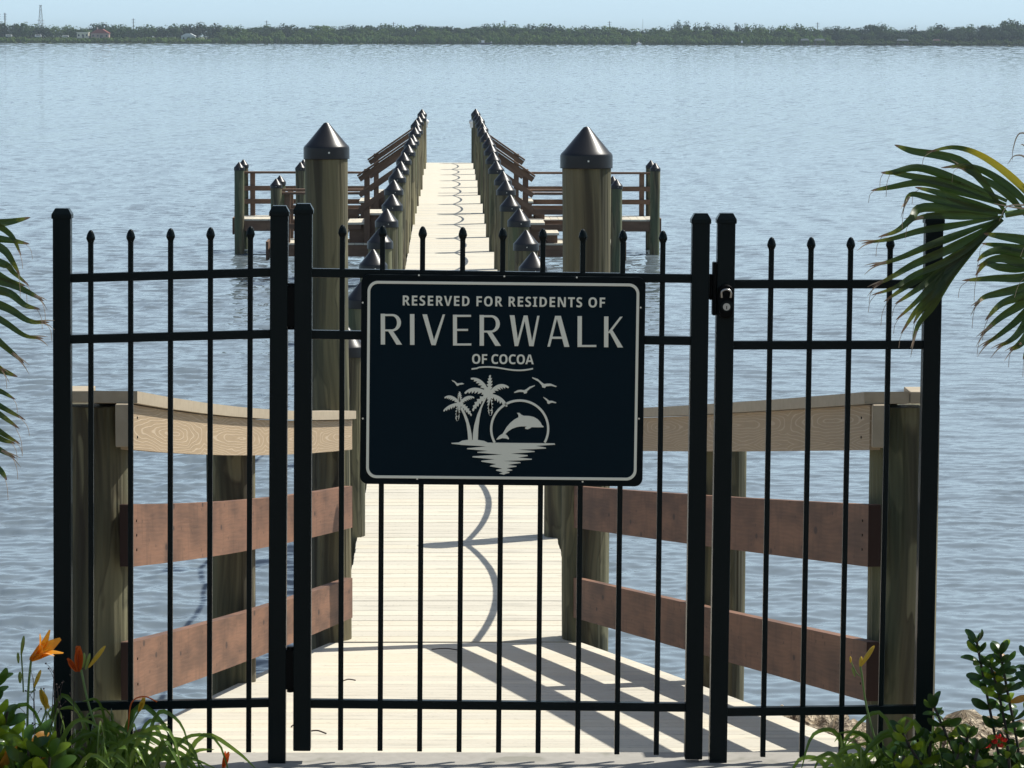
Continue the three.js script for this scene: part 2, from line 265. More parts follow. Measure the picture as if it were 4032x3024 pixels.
// the sign: coordinates below are millimetre-like units measured on the board (2542 per metre), origin at its centre
M.signFace = mat({ color: lin(0.0040, 0.0125, 0.0190), roughness: 0.5, specularIntensity: 0.1 });
M.signEdge = mat({ color: lin(0.0045, 0.0080, 0.0095), roughness: 0.42, specularIntensity: 0.12 });
M.signText = mat({ color: lin(0.82, 0.80, 0.66), roughness: 0.6 });
{
  const sign = thing('sign', 'navy sign with raised cream lettering and palm emblem, hung on the gate', 'sign', [0.164, 2.9035, FZ + 0.026]); sign.rotation.z = -0.0092;
  const K = 2542, A = 0.0122, T = (x, y) => { const dx = x - 1111, dy = y - 833; return [(dx * Math.cos(A) + dy * Math.sin(A)) / K, -(-dx * Math.sin(A) + dy * Math.cos(A)) / K]; };
  const rrect = (w, h, r) => { const s = new THREE.Shape(), a = w / 2, b = h / 2; s.moveTo(-a + r, -b); s.lineTo(a - r, -b); s.absarc(a - r, -b + r, r, -Math.PI / 2, 0); s.lineTo(a, b - r); s.absarc(a - r, b - r, r, 0, Math.PI / 2); s.lineTo(-a + r, b); s.absarc(-a + r, b - r, r, Math.PI / 2, Math.PI); s.lineTo(-a, -b + r); s.absarc(-a + r, -b + r, r, Math.PI, 1.5 * Math.PI); return s; };
  const ext = (s, d, bev = 0) => new THREE.ExtrudeGeometry(s, { depth: d, bevelEnabled: bev > 0, bevelSize: bev, bevelThickness: bev, bevelOffset: -bev, bevelSegments: 2, curveSegments: 14 });
  const back = obj('board', ext(rrect(0.826, 0.613, 0.024), 0.016, 0.002), M.signEdge, sign); back.position.z = -0.010;
  const face = obj('face_panel', ext(rrect(0.788, 0.575, 0.028), 0.002, 0.0006), M.signFace, sign); face.position.z = 0.0072;
  const Z0 = 0.0093; let lift = 0; const D = () => 0.0038 + 0.00009 * (lift++ % 14);
  const ring = rrect(0.7895, 0.5765, 0.030); ring.holes.push(rrect(0.7735, 0.5605, 0.0235));
  obj('border', ext(ring, 0.0040, 0.0007), M.signText, sign).position.z = Z0 - 0.0015;
  const poly = pts => { const s = new THREE.Shape(); pts.forEach(([x, y], i) => { const q = T(x, y); i ? s.lineTo(...q) : s.moveTo(...q); }); return s; };
  const raise = shapes => merge(shapes.map(s => ext(s, D(), 0.0005)));
  const letter = (name, shapes, parent = sign) => { const m = obj(name, raise(shapes), M.signText, parent); m.position.z = Z0; return m; };
  // lines of small text
  const font = await new FontLoader().loadAsync('fonts/droid/droid_sans_bold.typeface.json');
  const line = (str, x0, x1, yb, slope, cap) => {
    const bb = new THREE.ShapeGeometry(font.generateShapes('E', 1)); bb.computeBoundingBox(); const res = font.data.resolution, size = cap / bb.boundingBox.max.y / K, adv = c => font.data.glyphs[c].ha / res * size;
    const word = sub('text_line', sign), tot = [...str].reduce((a, c) => a + adv(c), 0), want = (x1 - x0) / K;
    const sx = 0.96, gap = (want - tot * sx) / (str.length - 1); let x = 0;
    for (const c of str) {
      if (c !== ' ') {
        const g = new THREE.ExtrudeGeometry(font.generateShapes(c, size), { depth: 0.0038, bevelEnabled: true, bevelSize: 0.0006, bevelThickness: 0.0005, bevelSegments: 2, bevelOffset: -0.0006, curveSegments: 8 });
        g.scale(sx, 1, 1); const q = T(x0, yb), m = obj('letter', g, M.signText, word); m.position.set(q[0] + x, q[1], Z0);
      }
      x += adv(c) * sx + gap;
    }
  };
  line('RESERVED FOR RESIDENTS OF', 366, 1874, 270, 0, 73);
  line('OF COCOA', 880, 1342, 703, 0, 71);
  // the large name, thick and thin strokes
  const big = sub('text_line', sign), rect = (x, y, w, h, o) => poly([[x, y + o], [x + w, y + o], [x + w, y + h + o], [x, y + h + o]]);
  const bowl = (x, y, o) => { // R: stem, bowl, leg
    const s = new THREE.Shape(), P = (a, b) => T(x + a, y + b + o); let pts = [];
    pts.push([30, 2], [82, 2]); for (let i = 0; i <= 16; i++) { const t = -Math.PI / 2 + Math.PI * i / 16; pts.push([86 + 64 * Math.cos(t), 66 + 64 * Math.sin(t)]); } pts.push([30, 130], [30, 116], [84, 116]);
    for (let i = 16; i >= 0; i--) { const t = -Math.PI / 2 + Math.PI * i / 16; pts.push([84 + 36 * Math.cos(t), 66.5 + 49.5 * Math.sin(t)]); } pts.push([30, 17]);
    pts.forEach(([a, b], i) => { const q = P(a, b); i ? s.lineTo(...q) : s.moveTo(...q); });
    return [rect(x, y, 32, 228, o), s, poly([[x + 52, y + 124 + o], [x + 88, y + 124 + o], [x + 157, y + 229 + o], [x + 116, y + 229 + o]])];
  };
  letter('letter', bowl(212, 332, 0), big);
  letter('letter', [rect(428, 335, 33, 228, 0)], big);
  letter('letter', [poly([[520, 337], [554, 337], [607, 535], [594, 565], [586, 565]]), poly([[670, 338], [687, 338], [617, 566], [592, 565], [600, 540]])], big);
  letter('letter', [rect(745, 340, 30, 228, 0), rect(773, 341, 106, 15, 0), rect(773, 445, 84, 15, 0), rect(773, 553, 108, 15, 0)], big);
  letter('letter', bowl(942, 342, 0), big);
  letter('letter', [poly([[1165, 345], [1200, 345], [1226, 536], [1222, 573], [1201, 573]]), poly([[1268, 347], [1286, 347], [1227, 573], [1210, 573], [1220, 535]]), poly([[1268, 347], [1297, 347], [1330, 538], [1336, 574], [1309, 574]]), poly([[1368, 349], [1385, 349], [1341, 575], [1322, 574], [1328, 545]])], big);
  letter('letter', [poly([[1500, 350], [1519, 350], [1462, 578], [1443, 578]]), poly([[1508, 350], [1543, 350], [1606, 580], [1568, 580]]), rect(1468, 504, 96, 16, 0)], big);
  letter('letter', [rect(1666, 352, 32, 229, 0), rect(1696, 566, 109, 15, 0)], big);
  letter('letter', [rect(1862, 355, 32, 228, 0), poly([[1980, 357], [1999, 357], [1907, 478], [1893, 478], [1893, 470]]), poly([[1900, 466], [1922, 452], [2003, 585], [1963, 585]])], big);
  { const s = []; const top = [], bot = []; for (let i = 0; i <= 24; i++) { const t = i / 24, x = 882 + 455 * t, y = 737 - 15 * Math.sin(t * 6.283) * (0.6 + 0.4 * t) + 4 * t - 6 * (1 - t) * (t < 0.1 ? -1 : 0); const w = 5.5; top.push([x, y - w]); bot.unshift([x, y + w]); } s.push(poly([...top, ...bot])); letter('underline', s); }
  // emblem (units of half a sign unit, from a corner of the emblem field)
  const E = pts => poly(pts.map(([x, y]) => [622.2 + 0.5 * x, 735.3 + 0.5 * y]));
  const emblem = sub('emblem', sign);
  { const R = 440, r = 406, cx = 1232, cy = 908, a0 = Math.asin(212 / R), pts = []; for (let i = 0; i <= 48; i++) { const t = Math.PI - a0 * -1 + (Math.PI + 0) * 0; const q = Math.PI - (-a0) - 0; const ang = (Math.PI - a0) + (Math.PI + 2 * a0) * i / 48; pts.push([cx + R * Math.cos(ang), cy + R * Math.sin(ang)]); } for (let i = 48; i >= 0; i--) { const ang = (Math.PI - a0) + (Math.PI + 2 * a0) * i / 48; pts.push([cx + r * Math.cos(ang), cy + r * Math.sin(ang)]); } letter('sun_ring', [E(pts)], emblem); }
  letter('dolphin_shape', [E([[1590, 875], [1560, 850], [1545, 815], [1500, 765], [1440, 730], [1370, 715], [1290, 712], [1255, 695], [1225, 668], [1190, 670], [1212, 700], [1213, 735], [1150, 770], [1090, 820], [1035, 885], [1000, 945], [978, 980], [930, 1010], [900, 1045], [885, 1068], [930, 1060], [975, 1045], [1030, 1050], [1070, 1065], [1072, 1045], [1050, 1010], [1020, 985], [1060, 945], [1120, 905], [1190, 880], [1260, 870], [1340, 873], [1310, 890], [1312, 905], [1350, 915], [1385, 900], [1410, 883], [1500, 885], [1580, 885]])], emblem);
  for (const b of [[[225, 178], [270, 195], [310, 228], [345, 225], [380, 220], [412, 235], [385, 245], [340, 250], [318, 268], [295, 258], [275, 222], [240, 198]],
    [[1415, 138], [1500, 165], [1560, 215], [1595, 240], [1640, 235], [1690, 235], [1782, 275], [1765, 285], [1700, 268], [1625, 275], [1605, 300], [1565, 290], [1560, 262], [1510, 205], [1420, 155]],
    [[1148, 362], [1200, 332], [1250, 325], [1300, 332], [1340, 310], [1380, 280], [1455, 258], [1458, 268], [1390, 305], [1345, 345], [1338, 375], [1300, 385], [1285, 360], [1230, 358], [1155, 373]],
    [[1580, 432], [1630, 458], [1668, 490], [1710, 490], [1775, 515], [1768, 527], [1715, 518], [1685, 525], [1665, 540], [1642, 528], [1635, 495], [1585, 445]]]) letter('bird_shape', [E(b)], emblem);
  const frond = (cx, cy, tx, ty, qx, qy, w) => {
    const B = t => [(1 - t) * (1 - t) * cx + 2 * t * (1 - t) * qx + t * t * tx, (1 - t) * (1 - t) * cy + 2 * t * (1 - t) * qy + t * t * ty], up = [], dn = [], N = 18, both = Math.abs(tx - cx) < Math.abs(ty - cy) * 1.1;
    for (let i = 0; i <= N; i++) {
      const t = 0.06 + 0.94 * i / N, p = B(t), q = B(Math.min(1, t + 0.02)), r = B(Math.max(0, t - 0.02)), dx = q[0] - r[0], dy = q[1] - r[1], l = Math.hypot(dx, dy) || 1, nx = -dy / l, ny = dx / l;
      const W = w * Math.pow(Math.sin(Math.PI * Math.min(1, 0.14 + 0.86 * t)), 0.7) + 4, tooth = i % 3 === 0 ? 0.45 : i % 3 === 1 ? 0.75 : 1.15, s = ny > 0 ? 1 : -1;
      const a = both ? tooth : 0.45, b = tooth * (both ? 1 : 1.35);
      up.push([p[0] - s * nx * W * a, p[1] - s * ny * W * a]); dn.unshift([p[0] + s * nx * W * b + dx / l * (i % 3 === 2 ? 14 : 0), p[1] + s * ny * W * b + dy / l * (i % 3 === 2 ? 14 : 0)]);
    }
    return E([...up, ...dn]);
  };
  const disc = (x, y, r) => E(Array.from({ length: 16 }, (_, i) => [x + r * Math.cos(i / 16 * 6.283), y + r * Math.sin(i / 16 * 6.283)]));
  letter('palm_shape', [E([[745, 440], [700, 530], [670, 600], [640, 740], [620, 900], [612, 1080], [536, 1080], [538, 980], [558, 850], [600, 700], [650, 580], [705, 465]]), disc(775, 385, 62),
    frond(775, 390, 508, 150, 690, 150, 40), frond(775, 390, 792, 106, 790, 240, 36), frond(775, 390, 1074, 287, 920, 195, 40), frond(775, 390, 413, 372, 560, 245, 42), frond(775, 390, 535, 640, 595, 490, 38), frond(775, 400, 795, 708, 805, 540, 38), frond(775, 395, 1050, 570, 960, 420, 42)], emblem);
  letter('palm_shape', [E([[372, 580], [420, 655], [465, 760], [500, 880], [520, 990], [530, 1080], [468, 1080], [460, 960], [440, 820], [400, 700], [352, 600]]), disc(345, 520, 44),
    frond(345, 520, 118, 438, 220, 380, 30), frond(345, 520, 345, 353, 345, 430, 28), frond(345, 520, 560, 437, 450, 395, 30), frond(345, 525, 100, 636, 190, 545, 30), frond(345, 530, 312, 784, 300, 650, 30), frond(345, 525, 520, 710, 440, 590, 32)], emblem);
  letter('water_shape', [E([[218, 1115], [330, 1108], [380, 1080], [470, 1068], [620, 1072], [700, 1085], [760, 1112], [1750, 1125], [1758, 1145], [1465, 1162], [1620, 1188], [1625, 1202], [1440, 1212], [1210, 1216], [1450, 1240], [1458, 1252], [1300, 1265], [1100, 1275], [1350, 1300], [1352, 1315], [1205, 1335], [1412, 1355], [1410, 1368], [1250, 1378], [995, 1385], [1240, 1405], [1248, 1418], [1150, 1430], [1055, 1445], [1185, 1462], [1185, 1472], [1100, 1485], [1035, 1495], [1120, 1518], [1122, 1528], [1030, 1545], [1080, 1555], [1080, 1565], [1015, 1580], [1000, 1592], [930, 1575], [985, 1555], [880, 1530], [885, 1518], [975, 1500], [790, 1465], [795, 1455], [885, 1432], [660, 1395], [665, 1382], [865, 1360], [530, 1330], [535, 1315], [970, 1290], [605, 1262], [605, 1250], [770, 1235], [450, 1208], [450, 1195], [740, 1168], [380, 1145], [225, 1128]])], emblem);
  const screwG = new THREE.CylinderGeometry(0.0027, 0.0027, 0.003, 10); screwG.rotateX(Math.PI / 2);
  for (const [x, y] of [[80, 250], [2133, 290], [77, 1110], [2123, 1116], [478, 1562], [1706, 1586], [495, 48], [1125, 57], [1660, 66]]) { const q = T(x, y), s = obj('screw', screwG, M.screw, sign); s.position.set(q[0], q[1], 0.009); }
}

// ------------------------------------------------------------------ pier
const PY = 1.12; // pier deck level
function pileGeo(r, y0, y1, s) { // slightly uneven round pole; local origin at its axis, y absolute
  const N = 22, R = 14, g = new THREE.CylinderGeometry(r, r, y1 - y0, N, R); const p = g.attributes.position, uv = g.attributes.uv;
  for (let i = 0; i < p.count; i++) { const a = Math.atan2(p.getZ(i), p.getX(i)), y = p.getY(i), k = 1 + 0.025 * Math.sin(a * 2 + s + y * 0.7) + 0.018 * Math.sin(a * 3 - s * 2 + y * 1.7) + 0.012 * Math.sin(y * 3.1 + s * 3); p.setXYZ(i, p.getX(i) * k, y + (y0 + y1) / 2, p.getZ(i) * k); uv.setXY(i, uv.getX(i) + s * 0.37, (y + (y0 + y1) / 2) / 3.2 + s * 0.21); }
  g.computeVertexNormals(); return g;
}
const coneGeo = new THREE.LatheGeometry([[0.002, 0], [0.012, -0.003], [0.088, -0.094], [0.100, -0.106], [0.1035, -0.114], [0.1035, -0.160], [0.1045, -0.163], [0.098, -0.163]].reverse().map(p => new THREE.Vector2(p[0], p[1])), 32);
const boltG = (() => { const g = new THREE.CylinderGeometry(0.0045, 0.0045, 0.006, 10); g.rotateX(Math.PI / 2); return g; })();
const pileVar = {}; let pileN = 0;
function pile(parent, x, z, tip, r = 0.1, y0 = -1.2, m = -1, lean = 0) { // pile > pole, cap
  const k = pileN++, g = sub('pile', parent, [x, 0, z]); g.rotation.z = lean; g.position.y = 0;
  const key = `${r}|${tip.toFixed(1)}|${y0}|${k % 4}`; pileVar[key] ??= pileGeo(r, y0, tip - 0.135 * r / 0.1, (k % 4) * 1.7 + r * 9);
  const pole = obj('pole', pileVar[key], M.pile[m < 0 ? (hash(k, 1, 4) * 3) | 0 : m], g); pole.rotation.y = k * 2.4;
  const c = obj('pile_cap', coneGeo, M.cap, g); c.position.y = tip; c.scale.setScalar(r / 0.1 * 1.04); c.rotation.y = k;
  const b = obj('screw', boltG, M.screw, g); b.position.set(0.012 * r / 0.1 + 0.02 * (hash(k, 7, 7) - 0.5), tip - 0.138 * r / 0.1, 0.1085 * r / 0.1); return g;
}
const LX = -0.55, RX = 0.66, DX0 = -0.495, DX1 = 0.622;
{
  const pier = thing('pier', 'long straight tan pier walkway between rows of black capped piles', 'pier');
  const ZL = [19.02, 22.35, 25.7, 28.4, 31.6, 34.95, 38.0, 41.35, 44.2, 47.65, 51.0, 54.2, 56.6, 60.1, 62.7, 66.6, 69.3, 72.6, 76.0];
  const ZR = [19.02, 22.3, 25.4, 28.5, 31.7, 35.0, 38.0, 41.2, 44.6, 47.8, 51.3, 54.2, 57.5, 60.6, 63.8, 66.9, 69.8, 72.6, 76.0];
  ZL.forEach((z, i) => pile(pier, LX + [0, 0, 0, 0.01, 0, 0, -0.03, -0.05, -0.03, -0.04, -0.02, -0.015, 0, 0, 0.02, -0.03, 0, 0.02, 0.015][i], -z, 2.31 + 0.03 * (hash(i, 2, 9) - 0.5), 0.1, -1.2, -1, 0.008 * (hash(i, 5, 5) - 0.5)));
  ZR.forEach((z, i) => pile(pier, RX + 0.03 * (hash(i, 4, 1) - 0.5), -z, 2.31 + 0.03 * (hash(i, 2, 8) - 0.5), 0.1, -1.2, -1, 0.008 * (hash(i, 6, 5) - 0.5)));
  // deck boards: the near ones singly, the far ones joined
  const bg = box(DX1 - DX0, 0.026, 0.1375, 0, 0, 0, 0.003), far = []; let n = 0;
  const bgs = [0, 1, 2].map(k => shiftUV(bg.clone(), k * 1.37, k * 0.05));
  for (let z = 15.70; z < 76.2; z += 0.1445, n++) {
    const x = (DX0 + DX1) / 2 + 0.006 * (hash(n, 1, 1) - 0.5), y = PY - 0.013 + 0.0014 * (hash(n, 2, 1) - 0.5);
    if (n < 290) obj('deck_board', bgs[n % 3], M.deck[(hash(n, 3, 1) * 3) | 0], pier).position.set(x, y, -z);
    else { const g = bgs[n % 3].clone(); g.translate(x, y, -z); far.push(g); }
  }
  obj('far_deck_boards', merge(far), M.deck[0], pier).userData.kind = 'stuff';
  for (const x of [DX0 + 0.03, 0.06, DX1 - 0.03]) obj('stringer', box(0.038, 0.235, 60.4, x, PY - 0.03 - 0.118, -45.9, 0.003), M.brown, pier);
  // swag ropes from pile to pile
  for (const [x, Z] of [[LX, [15.72, ...ZL]], [RX, [15.72, ...ZR]]]) for (let i = 0; i + 1 < Z.length; i++) {
    const pts = []; for (let k = 0; k <= 14; k++) { const t = k / 14; pts.push(V(x, PY + 0.855 - 0.235 * 4 * t * (1 - t), -(Z[i] + (Z[i + 1] - Z[i]) * t))); }
    obj('rope', new THREE.TubeGeometry(new THREE.CatmullRomCurve3(pts), 26, 0.0165, 8), M.rope, pier);
  }
  for (const [x] of [[LX + 0.105], [RX - 0.105]]) { const l = sub('dock_light', pier, [x, 2.03, -75.95]); obj('lamp_globe', (() => { const g = new THREE.SphereGeometry(0.06, 16, 12); g.scale(1, 0.9, 1); return g; })(), M.white, l); obj('lamp_base', box(0.07, 0.09, 0.08, 0, -0.085, 0, 0.006), M.white, l); }
}
// ------------------------------------------------------------------ ramp from the seawall down to the pier
{
  const ramp = thing('ramp', 'flared tan ramp with red-brown side rails behind the gate', 'ramp');
  const Z0 = 10.11, Z1 = 15.62, DY = Z => 1.738 + (PY - 1.738) * (Z - Z0) / (Z1 - Z0);
  const curve = (a, b, c) => Z => { const t = (Z - 10.45) / (15.62 - 10.45); return a + (c - a) * t + (b - (a + c) / 2) * 4 * t * (1 - t); };
  const inL = curve(-0.955, -0.722, -0.432), inR = curve(1.290, 0.958, 0.590); // inner faces of the rails
  const slope = Math.atan2(PY - 1.738, Z1 - Z0); let n = 0;
  for (let z = Z0 + 0.07; z < Z1; z += 0.1437, n++) {
    const x0 = inL(z) - 0.10, x1 = inR(z) + 0.03; const g = shiftUV(box(x1 - x0, 0.026, 0.1375, 0, 0, 0, 0.003), n * 0.61, n * 0.03), q = g.attributes.position, sl = (inL(z + 0.05) - inL(z - 0.05)) * 10, sr = (inR(z + 0.05) - inR(z - 0.05)) * 10;
    for (let i = 0; i < q.count; i++) q.setX(i, q.getX(i) - (q.getX(i) < 0 ? sl : sr) * q.getZ(i));
    const b = obj('deck_board', g, M.deck[(hash(n, 8, 1) * 3) | 0], ramp); b.position.set((x0 + x1) / 2, DY(z) - 0.013, -z); b.rotation.x = slope; 
  }
  for (const f of [z => inL(z) - 0.05, z => inR(z) + 0.0, z => 0.1]) obj('stringer', sweepBoard([10.3, 12, 13.5, 15.5].map(z => V(f(z), DY(z) - 0.155, -z)), 0.038, 0.235), M.brown, ramp);
  // piles
  const pl = (x, z, top, r, m) => { const g = sub('pile', ramp, [x, 0, -z]); const p = obj('pole', pileGeo(r, -0.8, top, x * 5 + z), M.pile[m], g); p.rotation.y = x * 3; };
  pl(-1.085, 10.55, 2.768, 0.105, 0); pl(inL(13.25) - 0.139, 13.25, 2.42, 0.098, 0);
  pl(1.425, 10.55, 2.768, 0.105, 2); pl(inR(13.25) + 0.141, 13.25, 2.42, 0.1, 0);
  pile(ramp, -0.528, -15.72, 3.509, 0.098, -1.2, 0, 0.006); pile(ramp, 0.652, -15.72, 3.493, 0.112, -1.2, 0, 0.003);
  // rails: cap, fascia and two planks on each side
  const zz = [10.40, 11, 11.7, 12.4, 13.1, 13.8, 14.5, 15.1, 15.63], ycs = k => Z => { const t = (Z - 10.45) / 5.17; return 2.818 + (2.195 - 2.818) * t - k * 4 * t * (1 - t); };
  for (const [f, s, k] of [[inL, -1, 0], [inR, 1, 1]]) {
    const yc = ycs(k ? 0.006 : 0.022), path = (off, y) => zz.map(z => V(f(z) + s * off, yc(z) + y, -z));
    obj('rail_cap', sweepBoard(path(0.052, -0.019), 0.142, 0.037, k), M.railcap, ramp);
    obj('rail_fascia', sweepBoard(path(0.017, -0.040 - 0.071), 0.034, 0.138, k * 0.3), M.fascia, ramp);
    obj('rail_plank', sweepBoard(path(0.019, -0.445), 0.038, 0.193, k * 0.9 + 0.3), M.red[k], ramp);
    obj('rail_plank', sweepBoard(path(0.019, -0.868), 0.038, 0.186, k * 1.1), M.red[1 - k], ramp);
    for (const [yo, h] of [[-0.445, 0.191], [-0.868, 0.184]]) obj('shaded_end_grain', box(0.0385, h, 0.006, 0, 0, 0, 0.001), M.shadedEndGrain, ramp).position.set(f(10.4) + s * 0.019, yc(10.4) + yo, -10.3965);  // thin dark covers on the plank ends: end grain with painted shade
    // short return of the cap over the first pile
    obj('cap_return', box(k ? 0.06 : 0.09, 0.0365, 0.15, 0, 0, 0, 0.003), M.railcap, ramp).position.set(f(10.4) + s * (k ? 0.154 : 0.169), yc(10.4) - 0.019, -10.478);
    obj('fascia_end', box(0.042, 0.132, 0.03, 0, 0, 0, 0.004), M.railcap, ramp).position.set(f(10.37) + s * 0.023, yc(10.37) - 0.108, -10.385);
    for (const [zq, yq] of [[10.47, -0.40], [10.47, -0.445], [10.47, -0.49], [10.47, -0.83], [10.47, -0.91], [10.5, -0.08], [10.5, -0.14]]) { const b = obj('screw', (() => { const g = new THREE.CylinderGeometry(0.004, 0.004, 0.003, 8); g.rotateZ(Math.PI / 2); return g; })(), M.black2, ramp); b.position.set(f(zq) - s * 0.001, yc(zq) + yq, -zq); }
  }
}
// ------------------------------------------------------------------ finger docks, one step flight below the pier
function finger(name, label, s, zf, zb, xe, o) {
  const FY = 0.63, d = thing(name, label, 'dock', [0, 0, 0], 'low finger docks beside the pier'), edge = s < 0 ? DX0 : DX1, X = x => s * x, x0 = Math.abs(edge) + 0.75;
  const depth = zb - zf, zm = -(zf + zb) / 2;
  for (let x = x0, n = 0; x < xe; x += 0.145, n++) obj('deck_board', box(0.14, 0.03, depth, 0, 0, 0, 0.003), M.deck[n % 3], d).position.set(X(x), FY - 0.015, zm);
  for (const z of [zf + 0.02, zb - 0.02]) obj('fascia_board', box(xe - x0 + 0.1, 0.185, 0.04, X((xe + x0) / 2), FY - 0.125, -z, 0.004), M.brown, d);
  obj('end_board', box(0.04, 0.3, depth * 0.7, X(xe + 0.12), FY - 0.14, zm, 0.004), M.brown, d);
  for (const x of o.piles) for (const z of [zf, zb]) pile(d, X(x), -z, 1.655, 0.09, -1.5, 1);
  for (const z of o.rails) {
    const xa = 1.35, L = xe - xa;
    obj('rail_cap', box(L, 0.038, 0.14, X((xa + xe) / 2), FY + 0.79, -z, 0.004), M.brown, d);
    obj('rail_board', box(L, 0.09, 0.038, X((xa + xe) / 2), FY + 0.50, -z, 0.004), M.brown, d);
    obj('rail_board', box(L, 0.09, 0.038, X((xa + xe) / 2), FY + 0.26, -z, 0.004), M.brown, d);
    for (const x of [...o.piles.map(p => p - 0.17), (xa + xe) / 2]) obj('rail_post', box(0.09, 0.9, 0.09, X(x), FY + 0.33, -z - 0.055, 0.004), M.brown, d);
  }
  // steps down from the pier
  const e = Math.abs(edge);
  const st = (xa, xb, y, nm) => { obj('tread', box(xb - xa, 0.035, depth * 0.95, X((xa + xb) / 2), y - 0.0175, zm, 0.004), M.deck[0], d); obj('riser', box(xb - xa - 0.05, y - FY - 0.04, depth * 0.85, X((xa + xb) / 2), (y - 0.035 + FY) / 2, zm, 0.003), M.brown, d); };
  st(e, 1.25, PY - 0.012); st(1.253, 1.57, PY - 0.163); st(1.573, 1.80, PY - 0.327);
  for (const z of [zf - 0.02, zb + 0.02].slice(0, o.hand)) {
    const p0 = V(X(0.60), 2.26, -z), p1 = V(X(1.38), 1.72, -z), off = (y, a = 0, b = 1) => [p0.clone().lerp(p1, a).add(V(0, y, 0)), p0.clone().lerp(p1, b).add(V(0, y, 0))];
    const bar = (nm, pts, w, h) => { const L = pts[0].distanceTo(pts[1]), m = obj(nm, box(L, h, w, 0, 0, 0, 0.004), M.brown, d); m.position.copy(pts[0]).lerp(pts[1], 0.5); m.rotation.z = Math.atan2(pts[1].y - pts[0].y, pts[1].x - pts[0].x) + (s < 0 ? Math.PI : 0); };
    bar('handrail_cap', off(0.0, 0, 1.04), 0.14, 0.03); bar('handrail', off(-0.078), 0.038, 0.085); bar('handrail', off(-0.33, 0.1), 0.038, 0.085); bar('handrail', off(-0.56, 0.15), 0.038, 0.085);
    obj('newel_post', box(0.09, 1.62, 0.09, X(1.26), 1.0, -z - 0.068, 0.004), M.brown, d);
    const br = obj('brace', box(0.75, 0.1, 0.04, 0, 0, 0, 0.004), M.brown, d); br.position.set(X(1.05), 0.35, -z - 0.08); br.rotation.z = s * 0.62;
  }
}
finger('finger_dock', 'lower finger dock with rails on both edges behind the gate hinge post', -1, 54.5, 55.75, 2.74, { piles: [2.70], rails: [54.56, 55.7], hand: 1 });
finger('finger_dock', 'longer lower finger dock with open end, reaching past the near one on the lily side', -1, 61.7, 63.0, 3.72, { piles: [3.72, 2.62], rails: [62.9], hand: 1 });
finger('finger_dock', 'lower finger dock with box steps behind the lock side tall pile', 1, 54.5, 55.75, 2.74, { piles: [2.71], rails: [54.56, 55.7], hand: 1 });
finger('finger_dock', 'longer lower finger dock with open end on the palm side of the pier', 1, 61.7, 63.0, 3.75, { piles: [3.76, 2.4], rails: [62.9], hand: 1 });
// ------------------------------------------------------------------ rocks along the water's edge
const rockTex = tex(512, 512, (u, v) => { const f = fbm(u * 24, v * 24, 24, 24, 41, 5), g = fbm(u * 5, v * 5, 5, 5, 47, 4), h = fbm(u * 14, v * 14, 14, 14, 49, 3); let c = mix([0.22, 0.165, 0.10], [0.62, 0.53, 0.39], sstep(0.3, 0.7, 0.55 * f + 0.45 * g)); return mix(c, [0.09, 0.07, 0.045], sstep(0.54, 0.62, h) * 0.8); }, true, [3, 2]);
M.rock = mat({ map: rockTex, bumpMap: rockTex, bumpScale: 0.05, roughness: 0.92 });
{
  const rocks = [0, 1, 2, 3].map(k => { const g = new THREE.IcosahedronGeometry(1, 9), p = g.attributes.position; for (let i = 0; i < p.count; i++) { const v = V(p.getX(i), p.getY(i), p.getZ(i)).normalize(); const q = 1 + 0.30 * (vnoise(v.x * 1.7 + 9 + k * 5, v.y * 1.7 + v.z * 1.3 + 9, 99, 99, k) - 0.5) + 0.26 * (vnoise(v.x * 3.7 + 20, v.y * 3.7 - v.z * 3.1 + 30, 99, 99, k + 4) - 0.5) + 0.24 * (vnoise(v.x * 9 + 40 + v.z * 5, v.y * 9 + 40 - v.z * 6, 99, 99, k + 9) - 0.5) + 0.15 * (vnoise(v.x * 21 + 60 + v.z * 13, v.y * 21 + 60 - v.z * 15, 99, 99, k + 13) - 0.5); p.setXYZ(i, v.x * q, v.y * q * 0.72, v.z * q); } g.computeVertexNormals(); return g; });
  const spots = [];
  for (let i = 0; i < 24; i++) spots.push([rr(-2.6, -1.1), rr(11.6, 13.0), rr(0.12, 0.24), 0]);
  for (let i = 0; i < 34; i++) spots.push([rr(1.35, 3.0), rr(11.2, 13.0), rr(0.13, 0.27), 1]);
  spots.push([-1.02, 11.05, 0.17, 0, 1.50], [-1.17, 10.9, 0.16, 0, 1.5], [-1.05, 11.9, 0.2, 0, 1.3], [1.40, 12.3, 0.25, 1, 1.26], [1.62, 12.1, 0.24, 1, 1.25], [1.25, 12.75, 0.2, 1, 1.2], [1.62, 10.6, 0.16, 1, 1.5], [1.78, 10.9, 0.22, 1, 1.42], [1.95, 12.4, 0.26, 1, 1.22]);
  spots.forEach(([x, z, r, s, yy], i) => {
    const y = yy ?? (z < 12.3 ? 1.42 - (z - 11) * 0.23 : 1.12 - (z - 12.3) * 0.8) + 0.04;
    const m = obj('shore_rock', rocks[i % 4], M.rock); m.position.set(x, y, -z); m.scale.set(r * rr(0.9, 1.3), r * rr(0.8, 1.05), r * rr(0.9, 1.2)); m.rotation.set(rr(-0.3, 0.3), rr(0, 6), rr(-0.3, 0.3));
    tag(m, s ? 'pale tan limestone rock on the bank behind the red-flowered shrub' : 'pale tan limestone rock on the bank behind the lily bed', 'rock', s ? 'bank rocks by the shrub' : 'bank rocks by the lilies');
  });
}
